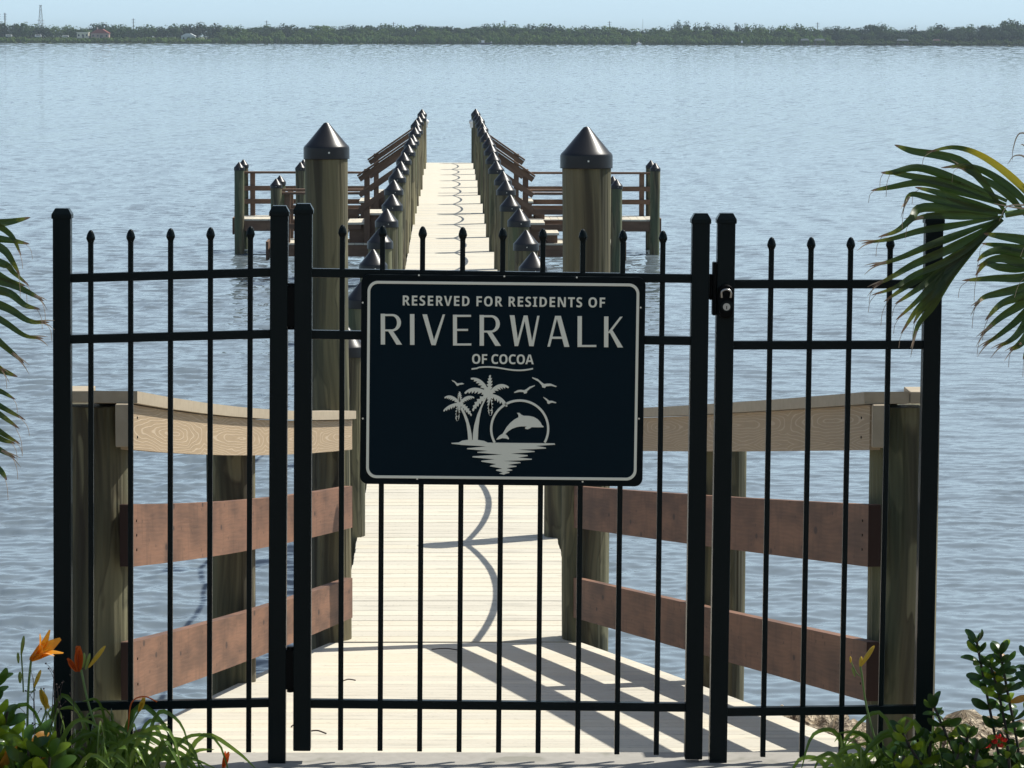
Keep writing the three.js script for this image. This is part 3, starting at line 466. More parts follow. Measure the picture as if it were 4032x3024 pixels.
// ------------------------------------------------------------------ plants at the fence
const leafMat = (c, t = 0.35, r = 0.42) => mat({ color: lin(...c), roughness: r, transmission: t, thickness: 0, side: THREE.DoubleSide, specularIntensity: 0.5 });
M.leaf = { dark: leafMat([0.028, 0.070, 0.015], 0.3, 0.3), mid: leafMat([0.060, 0.13, 0.018], 0.4, 0.3), lime: leafMat([0.20, 0.30, 0.02], 0.5, 0.35), old: leafMat([0.42, 0.20, 0.03], 0.4), strap: leafMat([0.10, 0.185, 0.026], 0.45, 0.33), strap2: leafMat([0.19, 0.30, 0.05], 0.45, 0.33) };
M.stem = mat({ color: lin(0.035, 0.028, 0.024), roughness: 0.8 }); M.stalk = mat({ color: lin(0.10, 0.17, 0.04), roughness: 0.5 });
M.petal = leafMat([0.88, 0.36, 0.02], 0.42, 0.5); M.petalDry = leafMat([0.62, 0.13, 0.015], 0.35, 0.6); M.bud = leafMat([0.60, 0.40, 0.04], 0.2, 0.5); M.budGreen = mat({ color: lin(0.17, 0.23, 0.04), roughness: 0.5 }); M.redFlower = leafMat([0.62, 0.03, 0.02], 0.25, 0.5);
M.dryTwig = mat({ color: lin(0.05, 0.035, 0.03), roughness: 0.9 });
// ribbon along points with a folded cross-section; width as a function of t
function ribbon(pts, width, fold = 0.25, seg = 14, side = V(0, 0, 1)) {
  const c = new THREE.CatmullRomCurve3(pts, false, 'centripetal'), pos = [], uv = [], idx = [];
  for (let i = 0; i <= seg; i++) {
    const t = i / seg, p = c.getPoint(t), d = c.getTangent(t); let s = V(0, 0, 0).crossVectors(d, side); if (s.lengthSq() < 1e-6) s.set(1, 0, 0); s.normalize(); const n = V(0, 0, 0).crossVectors(s, d).normalize(), w = width(t) / 2;
    for (const k of [-1, 0, 1]) { const q = p.clone().addScaledVector(s, k * w).addScaledVector(n, k ? fold * w : 0); pos.push(q.x, q.y, q.z); uv.push((k + 1) / 2, t); }
    if (i) { const a = (i - 1) * 3, b = i * 3; for (const k of [0, 1]) idx.push(a + k, a + k + 1, b + k + 1, a + k, b + k + 1, b + k); }
  }
  const g = new THREE.BufferGeometry(); g.setAttribute('position', new THREE.Float32BufferAttribute(pos, 3)); g.setAttribute('uv', new THREE.Float32BufferAttribute(uv, 2)); g.setIndex(idx); g.computeVertexNormals(); return g;
}
const tube = (pts, r, seg = 16, rs = 7) => new THREE.TubeGeometry(new THREE.CatmullRomCurve3(pts), seg, r, rs);
// fan palms: dead brown ends and torn threads are part of the leaf print
const frondTex = (s, yellow) => tex(64, 512, (u, v) => {
  const st = fbm(u * 16, v * 2, 16, 2, s, 3), n = fbm(u * 6, v * 30, 6, 30, s + 3, 3);
  let c = mix([0.012, 0.032, 0.006], [0.060, 0.110, 0.012], st); if (yellow) c = mix(c, [0.55, 0.42, 0.02], sstep(0.25, 0.35, v + 0.1 * n) * (1 - sstep(0.6, 0.75, v + 0.1 * n)));
  c = mix(c, [0.30, 0.30, 0.04], sstep(0.74, 0.86, v + 0.16 * (n - 0.5)) * 0.6);
  return mix(c, [0.22, 0.13, 0.075], sstep(0.885, 0.925, v + 0.10 * (n - 0.5)));
});
const fm = (t) => mat({ map: t, roughness: 0.46, transmission: 0.45, thickness: 0, side: THREE.DoubleSide, specularIntensity: 0.7 });
M.frond = [fm(frondTex(3)), fm(frondTex(7)), fm(frondTex(9, true))]; M.fibre = leafMat([0.42, 0.33, 0.24], 0.3, 0.8);
M.trunk = mat({ map: pileTex(9, 0), roughness: 0.95, bumpMap: pileBump, bumpScale: 0.02 });
const A = [[[1.531,3.427], [1.409,3.562], [1.270,3.594], [1.227,3.609]], [[1.620,3.427], [1.580,3.489], [1.474,3.575], [1.385,3.604], [1.308,3.590]], [[1.531,3.458], [1.387,3.519], [1.286,3.548], [1.213,3.536], [1.186,3.534]], [[1.531,3.446], [1.410,3.496], [1.325,3.515], [1.236,3.531], [1.205,3.536]], [[1.531,3.443], [1.410,3.481], [1.302,3.508], [1.210,3.492], [1.163,3.484]], [[1.527,3.427], [1.434,3.450], [1.341,3.481], [1.283,3.494]], [[1.527,3.423], [1.411,3.446], [1.326,3.465], [1.268,3.475], [1.243,3.442]], [[1.508,3.419], [1.403,3.435], [1.295,3.436], [1.269,3.411], [1.227,3.377], [1.180,3.359]], [[1.508,3.412], [1.404,3.417], [1.326,3.415], [1.265,3.404]], [[1.524,3.416], [1.389,3.388], [1.296,3.375], [1.219,3.353], [1.142,3.338]], [[1.520,3.408], [1.405,3.365], [1.312,3.334], [1.228,3.297], [1.158,3.278]], [[1.520,3.408], [1.451,3.365], [1.374,3.327], [1.282,3.284], [1.221,3.253], [1.161,3.224]], [[1.520,3.408], [1.444,3.346], [1.359,3.288], [1.279,3.253], [1.221,3.222], [1.161,3.201]], [[1.520,3.408], [1.421,3.319], [1.329,3.257], [1.260,3.218], [1.202,3.179]], [[1.520,3.408], [1.413,3.307], [1.337,3.249], [1.275,3.211], [1.226,3.176]], [[1.520,3.408], [1.398,3.284], [1.329,3.226], [1.280,3.180], [1.232,3.131]], [[1.520,3.408], [1.391,3.273], [1.337,3.211], [1.292,3.160], [1.250,3.090]], [[1.520,3.408], [1.383,3.257], [1.338,3.195], [1.303,3.153], [1.281,3.121]], [[1.520,3.408], [1.376,3.242], [1.334,3.164], [1.300,3.114], [1.280,3.059]], [[1.597,3.404], [1.526,3.481], [1.448,3.527], [1.386,3.558]], [[1.628,3.404], [1.565,3.474], [1.487,3.531], [1.417,3.554], [1.348,3.548]]];
const B = [[[1.621,3.339], [1.549,3.362], [1.488,3.371], [1.446,3.377]], [[1.621,3.332], [1.549,3.339], [1.481,3.347], [1.432,3.354]], [[1.622,3.320], [1.550,3.324], [1.481,3.335], [1.436,3.324], [1.421,3.305]], [[1.622,3.309], [1.550,3.301], [1.481,3.315], [1.444,3.305], [1.418,3.267]], [[1.622,3.302], [1.550,3.286], [1.482,3.290], [1.451,3.298], [1.429,3.290]], [[1.622,3.290], [1.551,3.264], [1.460,3.260], [1.386,3.252]], [[1.622,3.283], [1.551,3.241], [1.483,3.220], [1.442,3.210], [1.408,3.188]], [[1.622,3.275], [1.551,3.218], [1.491,3.192], [1.439,3.150]], [[1.623,3.267], [1.552,3.192], [1.492,3.150], [1.436,3.102]], [[1.623,3.260], [1.552,3.157], [1.496,3.112], [1.444,3.074]], [[1.623,3.256], [1.557,3.138], [1.516,3.100], [1.474,3.074]], [[1.623,3.252], [1.565,3.120], [1.535,3.085], [1.512,3.066]], [[1.623,3.249], [1.576,3.097], [1.558,3.066], [1.547,3.043]]];
const D = [[[1.616,3.465], [1.553,3.583], [1.523,3.586], [1.504,3.564]], [[1.616,3.465], [1.575,3.632], [1.537,3.647], [1.519,3.609], [1.515,3.575]], [[1.617,3.450], [1.556,3.454], [1.506,3.450], [1.484,3.412]], [[1.617,3.443], [1.541,3.446], [1.495,3.454], [1.470,3.459]], [[1.616,3.465], [1.561,3.601], [1.545,3.617], [1.538,3.615]]];
const L1 = [[[-1.364,3.348], [-1.253,3.388], [-1.182,3.397], [-1.131,3.408]], [[-1.364,3.343], [-1.235,3.393], [-1.182,3.362], [-1.150,3.308]], [[-1.364,3.339], [-1.244,3.353], [-1.182,3.349], [-1.123,3.341]], [[-1.364,3.339], [-1.245,3.339], [-1.192,3.322], [-1.170,3.290], [-1.155,3.255]], [[-1.364,3.335], [-1.254,3.299], [-1.192,3.281], [-1.177,3.259], [-1.135,3.223]], [[-1.364,3.332], [-1.254,3.281], [-1.184,3.239], [-1.144,3.224]], [[-1.364,3.330], [-1.255,3.255], [-1.175,3.228], [-1.122,3.204], [-1.085,3.188]], [[-1.364,3.326], [-1.255,3.228], [-1.184,3.204], [-1.136,3.175], [-1.094,3.166]], [[-1.364,3.321], [-1.264,3.197], [-1.185,3.157], [-1.132,3.128], [-1.083,3.121]], [[-1.364,3.317], [-1.265,3.166], [-1.194,3.121], [-1.146,3.088], [-1.101,3.076]], [[-1.365,3.312], [-1.278,3.134], [-1.212,3.078], [-1.173,3.041], [-1.144,3.016]], [[-1.365,3.308], [-1.292,3.099], [-1.231,3.027], [-1.196,2.991]]];
const L2 = [[[-1.435,3.027], [-1.302,3.014], [-1.213,2.989], [-1.171,2.972]], [[-1.435,3.022], [-1.303,2.969], [-1.214,2.935], [-1.170,2.916]], [[-1.435,3.018], [-1.303,2.946], [-1.215,2.899], [-1.139,2.863]], [[-1.435,3.013], [-1.303,2.928], [-1.215,2.881], [-1.157,2.839]], [[-1.435,3.009], [-1.304,2.893], [-1.215,2.827], [-1.165,2.789]], [[-1.435,3.009], [-1.313,2.879], [-1.216,2.810], [-1.176,2.792]], [[-1.435,3.004], [-1.326,2.852], [-1.216,2.780], [-1.170,2.758]], [[-1.436,3.000], [-1.327,2.812], [-1.217,2.724], [-1.190,2.701]]];

const leafW = (w, k = 0.34) => t => w * (t < k ? 0.34 + 0.66 * sstep(0, k, t) : Math.pow(1 - (t - k) / (1 - k), 0.62)) + 0.0012;
function frond(palm, lists, z, hub, crown, w, yellow = -1, zs = 0.05) {
  const f = sub('frond', palm);
  obj('petiole', tube([V(...crown), V((crown[0] + hub[0]) / 2, Math.max(crown[1], hub[1]) + 0.06, (crown[2] + z) / 2), V(hub[0], hub[1], z)], 0.009, 20), M.stalk, f);
  lists.forEach((l, i) => {
    const dz = zs * (hash(i, 1, 77) - 0.5) * 2, n = l.length;
    const pts = l.map(([x, y], k) => V(x, y, z + dz * k / (n - 1) + 0.02 * Math.sin(k * 2 + i))), W = w * (0.85 + 0.3 * hash(i, 2, 7));
    obj('leaflet', ribbon(pts, leafW(W), 0.35 * (hash(i, 5, 5) > 0.5 ? 1 : -1), 22), M.frond[i === yellow ? 2 : hash(i, 9, 1) > 0.5 ? 1 : 0], f);
    // torn thread hanging from the tip
    if (hash(i, 3, 3) > 0.35) { const e = pts[n - 1], q = pts[n - 2], dx = (e.x - q.x) * 0.15; obj('torn_fibre', tube([e.clone().lerp(q, 0.25), e.clone().add(V(dx * 0.5, -0.01 - 0.02 * hash(i, 4, 4), 0.01)), e.clone().add(V(dx, -0.03 - 0.04 * hash(i, 4, 4), 0.012))], 0.0007, 8, 4), M.fibre, f); }
    if (hash(i, 6, 3) > 0.45) { const e = pts[n - 1].clone().lerp(pts[n - 2], 0.1), d = e.clone().sub(pts[n - 2]).normalize(); for (const s of [-1, 1]) obj('split_tip', ribbon([e.clone().addScaledVector(d, -0.04), e.clone().addScaledVector(d, 0.0).add(V(0, s * 0.006, 0)), e.clone().addScaledVector(d, 0.022).add(V(0, s * 0.013 - 0.006, 0))], t => 0.005 * (1 - t) + 0.0008, 0.3, 6), M.fibre, f); }
  });
  return f;
}
{
  const p = thing('palm', 'small fan palm with frayed green fronds reaching over the lock side fence panel', 'palm', [0, 0, 0]);
  obj('trunk', (() => { const g = new THREE.CylinderGeometry(0.13, 0.17, 1.5, 18, 14), q = g.attributes.position; for (let i = 0; i < q.count; i++) { const k = 1 + 0.10 * Math.sin(q.getY(i) * 26 + Math.atan2(q.getZ(i), q.getX(i)) * 2); q.setX(i, q.getX(i) * k); q.setZ(i, q.getZ(i) * k); } g.computeVertexNormals(); g.translate(2.35, 2.42, -9.15); return g; })(), M.trunk, p);
  const crown = [2.3, 3.15, -9.15];
  frond(p, A, -9.35, [1.53, 3.42], crown, 0.0225, 1, 0.04); frond(p, B, -9.15, [1.625, 3.29], crown, 0.023); 
  const dead = sub('dead_frond', p); D.forEach((l, i) => obj('dry_leaflet', ribbon(l.map(([x, y], k) => V(x, y, -9.2 + 0.01 * k)), t => 0.006 * (1 - t) + 0.001, 0.4, 16), M.fibre, dead));
  // fronds on the far side of the crown
  for (let k = 0; k < 5; k++) { const a = -0.9 + k * 0.75, hub = [2.3 + 0.55 * Math.cos(a), 3.25 + 0.45 * Math.sin(a + 0.6)]; frond(p, Array.from({ length: 15 }, (_, i) => { const b = a - 1.3 + 2.6 * i / 14; return [0, 0.3, 0.65, 1].map(t => [hub[0] + 0.5 * t * Math.cos(b), hub[1] + 0.5 * t * Math.sin(b) - 0.12 * t * t]); }), -9.2 + 0.25 * Math.sin(k * 2), hub, crown, 0.034); }
}
{
  const p = thing('palm', 'fan palm beside the orange lilies, only its green leaf tips showing', 'palm', [0, 0, 0]);
  obj('trunk', (() => { const g = new THREE.CylinderGeometry(0.12, 0.16, 1.3, 18, 14); g.translate(-2.15, 2.3, -9.3); return g; })(), M.trunk, p);
  const crown = [-2.1, 2.95, -9.3]; frond(p, L1, -9.3, [-1.364, 3.33], crown, 0.022, -1, 0.06); frond(p, L2, -9.3, [-1.435, 3.01], crown, 0.022, -1, 0.06);
  for (let k = 0; k < 4; k++) { const a = 1.2 + k * 0.85, hub = [-2.1 + 0.55 * Math.cos(a), 3.05 + 0.45 * Math.sin(a)]; frond(p, Array.from({ length: 14 }, (_, i) => { const b = a - 1.3 + 2.6 * i / 13; return [0, 0.3, 0.65, 1].map(t => [hub[0] + 0.45 * t * Math.cos(b), hub[1] + 0.45 * t * Math.sin(b) - 0.12 * t * t]); }), -9.3 + 0.25 * Math.sin(k * 2), hub, crown, 0.03); }
}
// day lilies
function lilyClump(label, n, x0, x1, z0, z1, bias, len) {
  const c = thing('lily', label, 'lily', [0, 0, 0]);
  for (let i = 0; i < n; i++) {
    const x = rr(x0, x1), z = rr(z0, z1), a = bias + rr(-1.7, 1.7), L = rr(len[0], len[1]), up = rr(0.55, 0.95), dx = Math.sin(a) * 0.9, dz = Math.cos(a) * 0.35 * (rnd() > 0.5 ? 1 : -1);
    const reach = L * rr(0.25, 0.62), H = L * up; const pts = [V(x, 1.62, z), V(x + dx * reach * 0.22, 1.62 + H * 0.55, z + dz * reach * 0.22), V(x + dx * reach * 0.6, 1.62 + H * 0.92, z + dz * reach * 0.6), V(x + dx * reach * 1.05, 1.62 + H * rr(0.72, 0.95), z + dz * reach)];
    if (rnd() > 0.4) pts.push(V(x + dx * reach * 1.35, 1.62 + H * rr(0.42, 0.62), z + dz * reach * 1.2));
    const w = rr(0.011, 0.019); obj('leaf', ribbon(pts, t => w * (0.75 + 0.25 * Math.sin(t * 3)) * Math.pow(1 - t * t * t, 0.8) + 0.0006, 0.45, 16, V(Math.cos(a), 0.1, Math.sin(a))), rnd() > 0.55 ? M.leaf.strap : M.leaf.strap2, c);
  }
  return c;
}
const petalG = (() => { const g = ribbon([V(0, 0, 0), V(0.006, 0.03, 0), V(0.014, 0.055, 0), V(0.036, 0.078, 0)], t => 0.022 * Math.sin(Math.PI * (0.10 + 0.85 * t)) + 0.002, 0.18, 12, V(0, 0, 0.0001).add(V(1, -0.3, 0))); return g; })();
function lilyFlower(parent, pos, dir, scale, m, open = 1) {
  const f = sub('flower', parent, pos); f.quaternion.setFromUnitVectors(V(0, 1, 0), V(...dir).normalize()); f.scale.setScalar(scale);
  for (let k = 0; k < 6; k++) { const p = obj('petal', petalG, m, f); p.rotation.y = k * Math.PI / 3 + (k % 2) * 0.1; p.scale.set(open, 1, k % 2 ? 1.25 : 0.85); }
  if (open > 0.5) for (let k = 0; k < 5; k++) { const a = k * 1.25; obj('stamen', tube([V(0, 0.01, 0), V(0.004 * Math.cos(a), 0.04, 0.004 * Math.sin(a)), V(0.012 * Math.cos(a), 0.066, 0.012 * Math.sin(a))], 0.0008, 8, 5), M.bud, f); }
  return f;
}
const budG = new THREE.LatheGeometry([[0, 0], [0.0035, 0.004], [0.006, 0.018], [0.0075, 0.036], [0.006, 0.052], [0.003, 0.061], [0, 0.064]].map(p => new THREE.Vector2(...p)), 10);
function bud(parent, pos, dir, L, w, m) { const b = obj('bud', budG, m, parent); b.position.set(...pos); b.quaternion.setFromUnitVectors(V(0, 1, 0), V(...dir).normalize()); b.scale.set(w, L / 0.064, w); return b; }
{
  const c = lilyClump('clump of orange day lilies with arching strap leaves in front of the fence', 200, -1.22, -0.80, -9.76, -9.34, 0.0, [0.26, 0.50]);
  const st = (pts, r = 0.0035) => obj('flower_stalk', tube(pts.map(p => V(...p)), r), M.stalk, c);
  st([[-1.17, 1.64, -9.5], [-1.178, 1.9, -9.52], [-1.176, 2.07, -9.54], [-1.168, 2.155, -9.55]]); st([[-1.176, 2.07, -9.54], [-1.17, 2.14, -9.55], [-1.166, 2.165, -9.55]], 0.0026);
  lilyFlower(c, [-1.17, 2.15, -9.55], [0.72, 0.62, 0.45], 1.22, M.petal);
  bud(c, [-1.196, 2.165, -9.55], [0.15, 1, 0], 0.055, 0.75, M.budGreen); bud(c, [-1.204, 2.14, -9.55], [-0.05, 1, 0], 0.032, 0.6, M.budGreen); bud(c, [-1.199, 2.085, -9.54], [0, 1, 0], 0.034, 0.8, M.budGreen);
  obj('flower_stalk', tube([V(-1.19, 2.06, -9.54), V(-1.193, 2.11, -9.55), V(-1.196, 2.168, -9.55)], 0.0022), M.stalk, c);
  obj('flower_stalk', tube([V(-1.176, 2.06, -9.54), V(-1.165, 2.06, -9.55), V(-1.158, 2.075, -9.55)], 0.002), M.stalk, c); bud(c, [-1.162, 2.07, -9.55], [0.4, 1, 0], 0.056, 0.8, M.bud);
  obj('flower_stalk', tube([V(-1.18, 1.94, -9.53), V(-1.145, 1.965, -9.54), V(-1.13, 2.0, -9.55), V(-1.142, 2.07, -9.55)], 0.0022), M.stalk, c); lilyFlower(c, [-1.143, 2.065, -9.55], [0.35, -0.95, 0], 0.75, M.bud, 0.28);
  st([[-0.93, 1.64, -9.6], [-0.965, 1.85, -9.62], [-1.015, 2.0, -9.63], [-1.038, 2.105, -9.64]]);
  lilyFlower(c, [-1.044, 2.10, -9.64], [-0.02, 1, 0.1], 0.95, M.petalDry, 0.22); lilyFlower(c, [-1.05, 2.10, -9.64], [-0.5, 0.75, 0.1], 0.6, M.petalDry, 0.12);
  bud(c, [-1.034, 2.11, -9.64], [0.12, 1, 0], 0.045, 0.85, M.budGreen); bud(c, [-1.026, 2.105, -9.64], [0.28, 1, 0], 0.05, 0.8, M.budGreen); bud(c, [-1.018, 2.11, -9.64], [0.62, 0.8, 0], 0.082, 0.95, M.bud);
  st([[-0.98, 1.64, -9.6], [-0.93, 1.85, -9.58], [-0.885, 1.97, -9.56], [-0.868, 2.0, -9.56]], 0.0028); lilyFlower(c, [-0.868, 2.0, -9.56], [0.35, 0.9, 0.1], 0.55, M.bud, 0.3); obj('flower_stalk', tube([V(-0.90, 1.94, -9.57), V(-0.885, 2.03, -9.56), V(-0.85, 2.045, -9.55), V(-0.815, 2.03, -9.55)], 0.002), M.petalDry, c);
  st([[-0.72, 1.64, -9.42], [-0.66, 1.76, -9.42], [-0.634, 1.83, -9.42], [-0.62, 1.87, -9.42]], 0.003); lilyFlower(c, [-0.622, 1.866, -9.42], [0.25, 1, 0.1], 0.62, M.petalDry, 0.5);
  st([[-0.66, 1.64, -9.4], [-0.585, 1.76, -9.4], [-0.565, 1.825, -9.4]], 0.003); lilyFlower(c, [-0.566, 1.822, -9.4], [0.2, 1, 0.4], 0.55, M.petal, 0.55);
}
{
  const c = lilyClump('clump of lily leaves with one yellow bud, beside the red-flowered shrub', 80, 1.14, 1.42, -9.72, -9.45, -0.4, [0.28, 0.44]);
  obj('flower_stalk', tube([V(1.29, 1.64, -9.6), V(1.24, 1.85, -9.6), V(1.195, 2.02, -9.6), V(1.182, 2.11, -9.6), V(1.178, 2.125, -9.6)], 0.003), M.stalk, c);
  bud(c, [1.178, 2.118, -9.6], [0.55, 0.85, 0], 0.075, 0.95, M.bud); bud(c, [1.178, 2.118, -9.6], [0.12, 1, 0], 0.032, 0.7, M.bud); bud(c, [1.165, 2.09, -9.6], [-0.35, 1, 0], 0.03, 0.5, M.budGreen);
  obj('flower_stalk', tube([V(1.183, 2.09, -9.6), V(1.17, 2.10, -9.6), V(1.152, 2.135, -9.6)], 0.0016), M.stalk, c); bud(c, [1.152, 2.13, -9.6], [-0.1, 1, 0], 0.02, 0.5, M.bud);
}
// glossy shrubs: leaf sized faces in whorls up the stems
const leafG = (w, L) => ribbon([V(0, 0, 0), V(0, L * 0.35, 0.004), V(0, L * 0.72, 0.002), V(0, L, -L * 0.10)], t => w * Math.pow(Math.sin(Math.PI * Math.min(1, 0.05 + 0.90 * Math.pow(t, 1.25))), 0.8) + 0.001, 0.22, 9, V(0, 0, 1));
function shrub(name, label, stems, geo, pick, per, whorl) {
  const s = thing(name, label, 'shrub', [0, 0, 0]);
  for (const st of stems) {
    const c = new THREE.CatmullRomCurve3(st.map(p => V(...p))); obj('stem', new THREE.TubeGeometry(c, 18, 0.0042, 6), M.stem, s);
    const len = c.getLength();
    for (let d = 0.05; d <= len + 1e-6; d += per * rr(0.75, 1.2)) {
      const t = Math.min(1, d / len), p = c.getPoint(t), ax = c.getTangent(t), top = t > 0.86, k0 = rr(0, 6.28), n = top ? whorl + 2 : (rnd() > 0.25 ? whorl : whorl - 1);
      for (let k = 0; k < n; k++) {
        const a = k0 + k / n * 6.283 + rr(-0.3, 0.3), sc = top ? rr(0.6, 0.95) : rr(0.75, 1.15), dir = V(Math.cos(a), 0, Math.sin(a)).addScaledVector(ax, top ? rr(0.6, 1.6) : rr(0.15, 0.85)).normalize();
        const m = obj('leaf', geo[(rnd() * geo.length) | 0], pick(t, top), s); m.position.copy(p); m.quaternion.setFromUnitVectors(V(0, 1, 0), dir); m.rotateY(rr(-0.9, 0.9)); m.scale.set(sc * rr(0.85, 1.1), sc, sc);
      }
    }
  }
  return s;
}
shrub('shrub', 'glossy green shrub with broad leaves at the edge of the lily bed', [
  [[-1.30, 1.62, -9.45], [-1.26, 1.85, -9.45], [-1.225, 2.02, -9.46]], [[-1.34, 1.62, -9.42], [-1.30, 1.85, -9.42], [-1.255, 1.97, -9.43]], [[-1.28, 1.62, -9.4], [-1.22, 1.78, -9.38], [-1.16, 1.88, -9.38]], [[-1.24, 1.62, -9.38], [-1.19, 1.74, -9.36], [-1.11, 1.82, -9.36]], [[-1.38, 1.62, -9.45], [-1.33, 1.9, -9.45], [-1.265, 2.085, -9.47]], [[-1.2, 1.62, -9.4], [-1.17, 1.76, -9.42], [-1.14, 1.93, -9.43]], [[-1.3, 1.62, -9.35], [-1.25, 1.72, -9.34], [-1.2, 1.80, -9.33]], ...Array.from({ length: 8 }, (_, i) => { const x = -1.33 + 0.03 * i, h = 1.86 + 0.13 * hash(i, 3, 19), z = -9.42 + 0.1 * hash(i, 5, 19); return [[x, 1.62, z], [x + 0.01, (1.62 + h) / 2, z], [x + 0.03, h, z + 0.01]]; })],
  [leafG(0.036, 0.10), leafG(0.03, 0.082), leafG(0.04, 0.095)], (t, top) => { const q = rnd(); return q < 0.12 ? M.leaf.old : q < 0.45 ? M.leaf.lime : q < 0.75 ? M.leaf.mid : M.leaf.dark; }, 0.055, 3);
const ix = shrub('shrub', 'dark green upright shrub with small red flowers outside the fence end post', [
  [[1.62, 1.62, -9.55], [1.575, 1.85, -9.55], [1.535, 2.05, -9.56], [1.505, 2.20, -9.57]], [[1.64, 1.62, -9.5], [1.60, 1.88, -9.52], [1.565, 2.05, -9.53], [1.54, 2.14, -9.54]], [[1.66, 1.62, -9.52], [1.62, 1.9, -9.52], [1.585, 2.08, -9.53], [1.565, 2.18, -9.53]],
  [[1.72, 1.62, -9.5], [1.70, 1.9, -9.5], [1.66, 2.08, -9.5], [1.65, 2.16, -9.5]], ...Array.from({ length: 11 }, (_, i) => { const x = 1.50 + 0.024 * i, h = 1.80 + 0.14 * hash(i, 3, 12), z = -9.48 + 0.12 * hash(i, 5, 12); return [[x, 1.62, z], [x - 0.01, (1.62 + h) / 2, z + 0.01], [x - 0.04 + 0.06 * hash(i, 7, 12), h, z + 0.02]]; })],
  [leafG(0.022, 0.056), leafG(0.019, 0.05), leafG(0.024, 0.06)], (t, top) => { const q = rnd(); return q < 0.03 ? M.leaf.old : q < 0.17 ? M.leaf.lime : q < 0.45 ? M.leaf.mid : M.leaf.dark; }, 0.048, 4);
shrub('shrub', 'low dense shrub with yellow-green shoots in front of the fence end post', [
  [[1.5, 1.62, -9.5], [1.47, 1.80, -9.5], [1.41, 1.95, -9.5], [1.375, 2.03, -9.51]], [[1.45, 1.62, -9.5], [1.40, 1.78, -9.48], [1.315, 1.90, -9.47], [1.285, 1.955, -9.47]], ...Array.from({ length: 13 }, (_, i) => { const x = 1.24 + 0.022 * i, h = 1.82 + 0.15 * hash(i, 3, 15), z = -9.54 + 0.16 * hash(i, 5, 15); return [[x, 1.62, z], [x - 0.005, (1.62 + h) / 2, z + 0.01], [x - 0.03 + 0.06 * hash(i, 7, 15), h, z + 0.02]]; })],
  [leafG(0.024, 0.056), leafG(0.02, 0.05), leafG(0.026, 0.062)], (t, top) => { const q = rnd(); return q < 0.02 ? M.leaf.old : q < 0.22 ? M.leaf.lime : q < 0.5 ? M.leaf.mid : M.leaf.dark; }, 0.05, 4);
{ const pg = leafG(0.008, 0.012); for (const [x, y, z] of [[1.545, 1.955, -9.4], [1.55, 1.93, -9.395], [1.535, 1.94, -9.4], [1.50, 1.925, -9.4], [1.515, 1.93, -9.395], [1.56, 1.945, -9.40]]) { const f = sub('flower', ix, [x, y, z]); for (let k = 0; k < 5; k++) { const p = obj('petal', pg, M.redFlower, f); p.rotation.set(rr(0.3, 1.3), k * 1.257, 0, 'YXZ'); } } }
{ // dry seed-headed weed by the lily flower
  const w = thing('weed', 'dry dark wiry weed behind the open orange lily', 'weed', [0, 0, 0]);
  for (let k = 0; k < 9; k++) {
    const x = -1.19 + 0.014 * k, h = 2.0 + 0.1 * hash(k, 1, 5), z = -9.7 + 0.02 * (k % 3), lean = 0.05 * (hash(k, 2, 5) - 0.35), pts = [V(x, 1.64, z), V(x + lean * 0.5, (1.64 + h) / 2, z), V(x + lean, h, z)];
    obj('twig', tube(pts, 0.0011, 10, 5), M.dryTwig, w);
    for (let j = 0; j < 4; j++) { const p = pts[1].clone().lerp(pts[2], 0.2 + 0.25 * j), e = p.clone().add(V((hash(k, j, 9) - 0.5) * 0.05, 0.03, 0)); obj('twig', tube([p, p.clone().lerp(e, 0.5).add(V(0, 0.004, 0)), e], 0.0007, 6, 4), M.dryTwig, w); const s = obj('seed_head', new THREE.IcosahedronGeometry(0.0028, 1), M.dryTwig, w); s.position.copy(e); }
  }
}
// litter on the deck
{ const bits = [[0.0, 15.0, 0.13, 0.2, 'thin curved twig lying on the ramp near the hinge side tall pile'], [-0.38, 13.2, 0.06, -0.4, 'short dark twig lying on the ramp boards by the hinge post'], [-0.42, 11.0, 0.07, 0.5, 'forked dry twig lying on the ramp foot near the hinge post'], [-0.50, 11.25, 0.04, -0.8, 'small dry leaf stem lying on the ramp foot by the lilies']];
  for (const [x, z, L, a, label] of bits) { const y = 1.738 + (PY - 1.738) * (z - 10.11) / 5.51 + 0.006; tag(obj('twig', tube([V(x - L / 2 * Math.cos(a), y, -z - L / 2 * Math.sin(a)), V(x, y + 0.004, -z - 0.012), V(x + L / 2 * Math.cos(a), y, -z + L / 2 * Math.sin(a))], 0.0026, 12, 5), M.dryTwig), label, 'twig'); } }

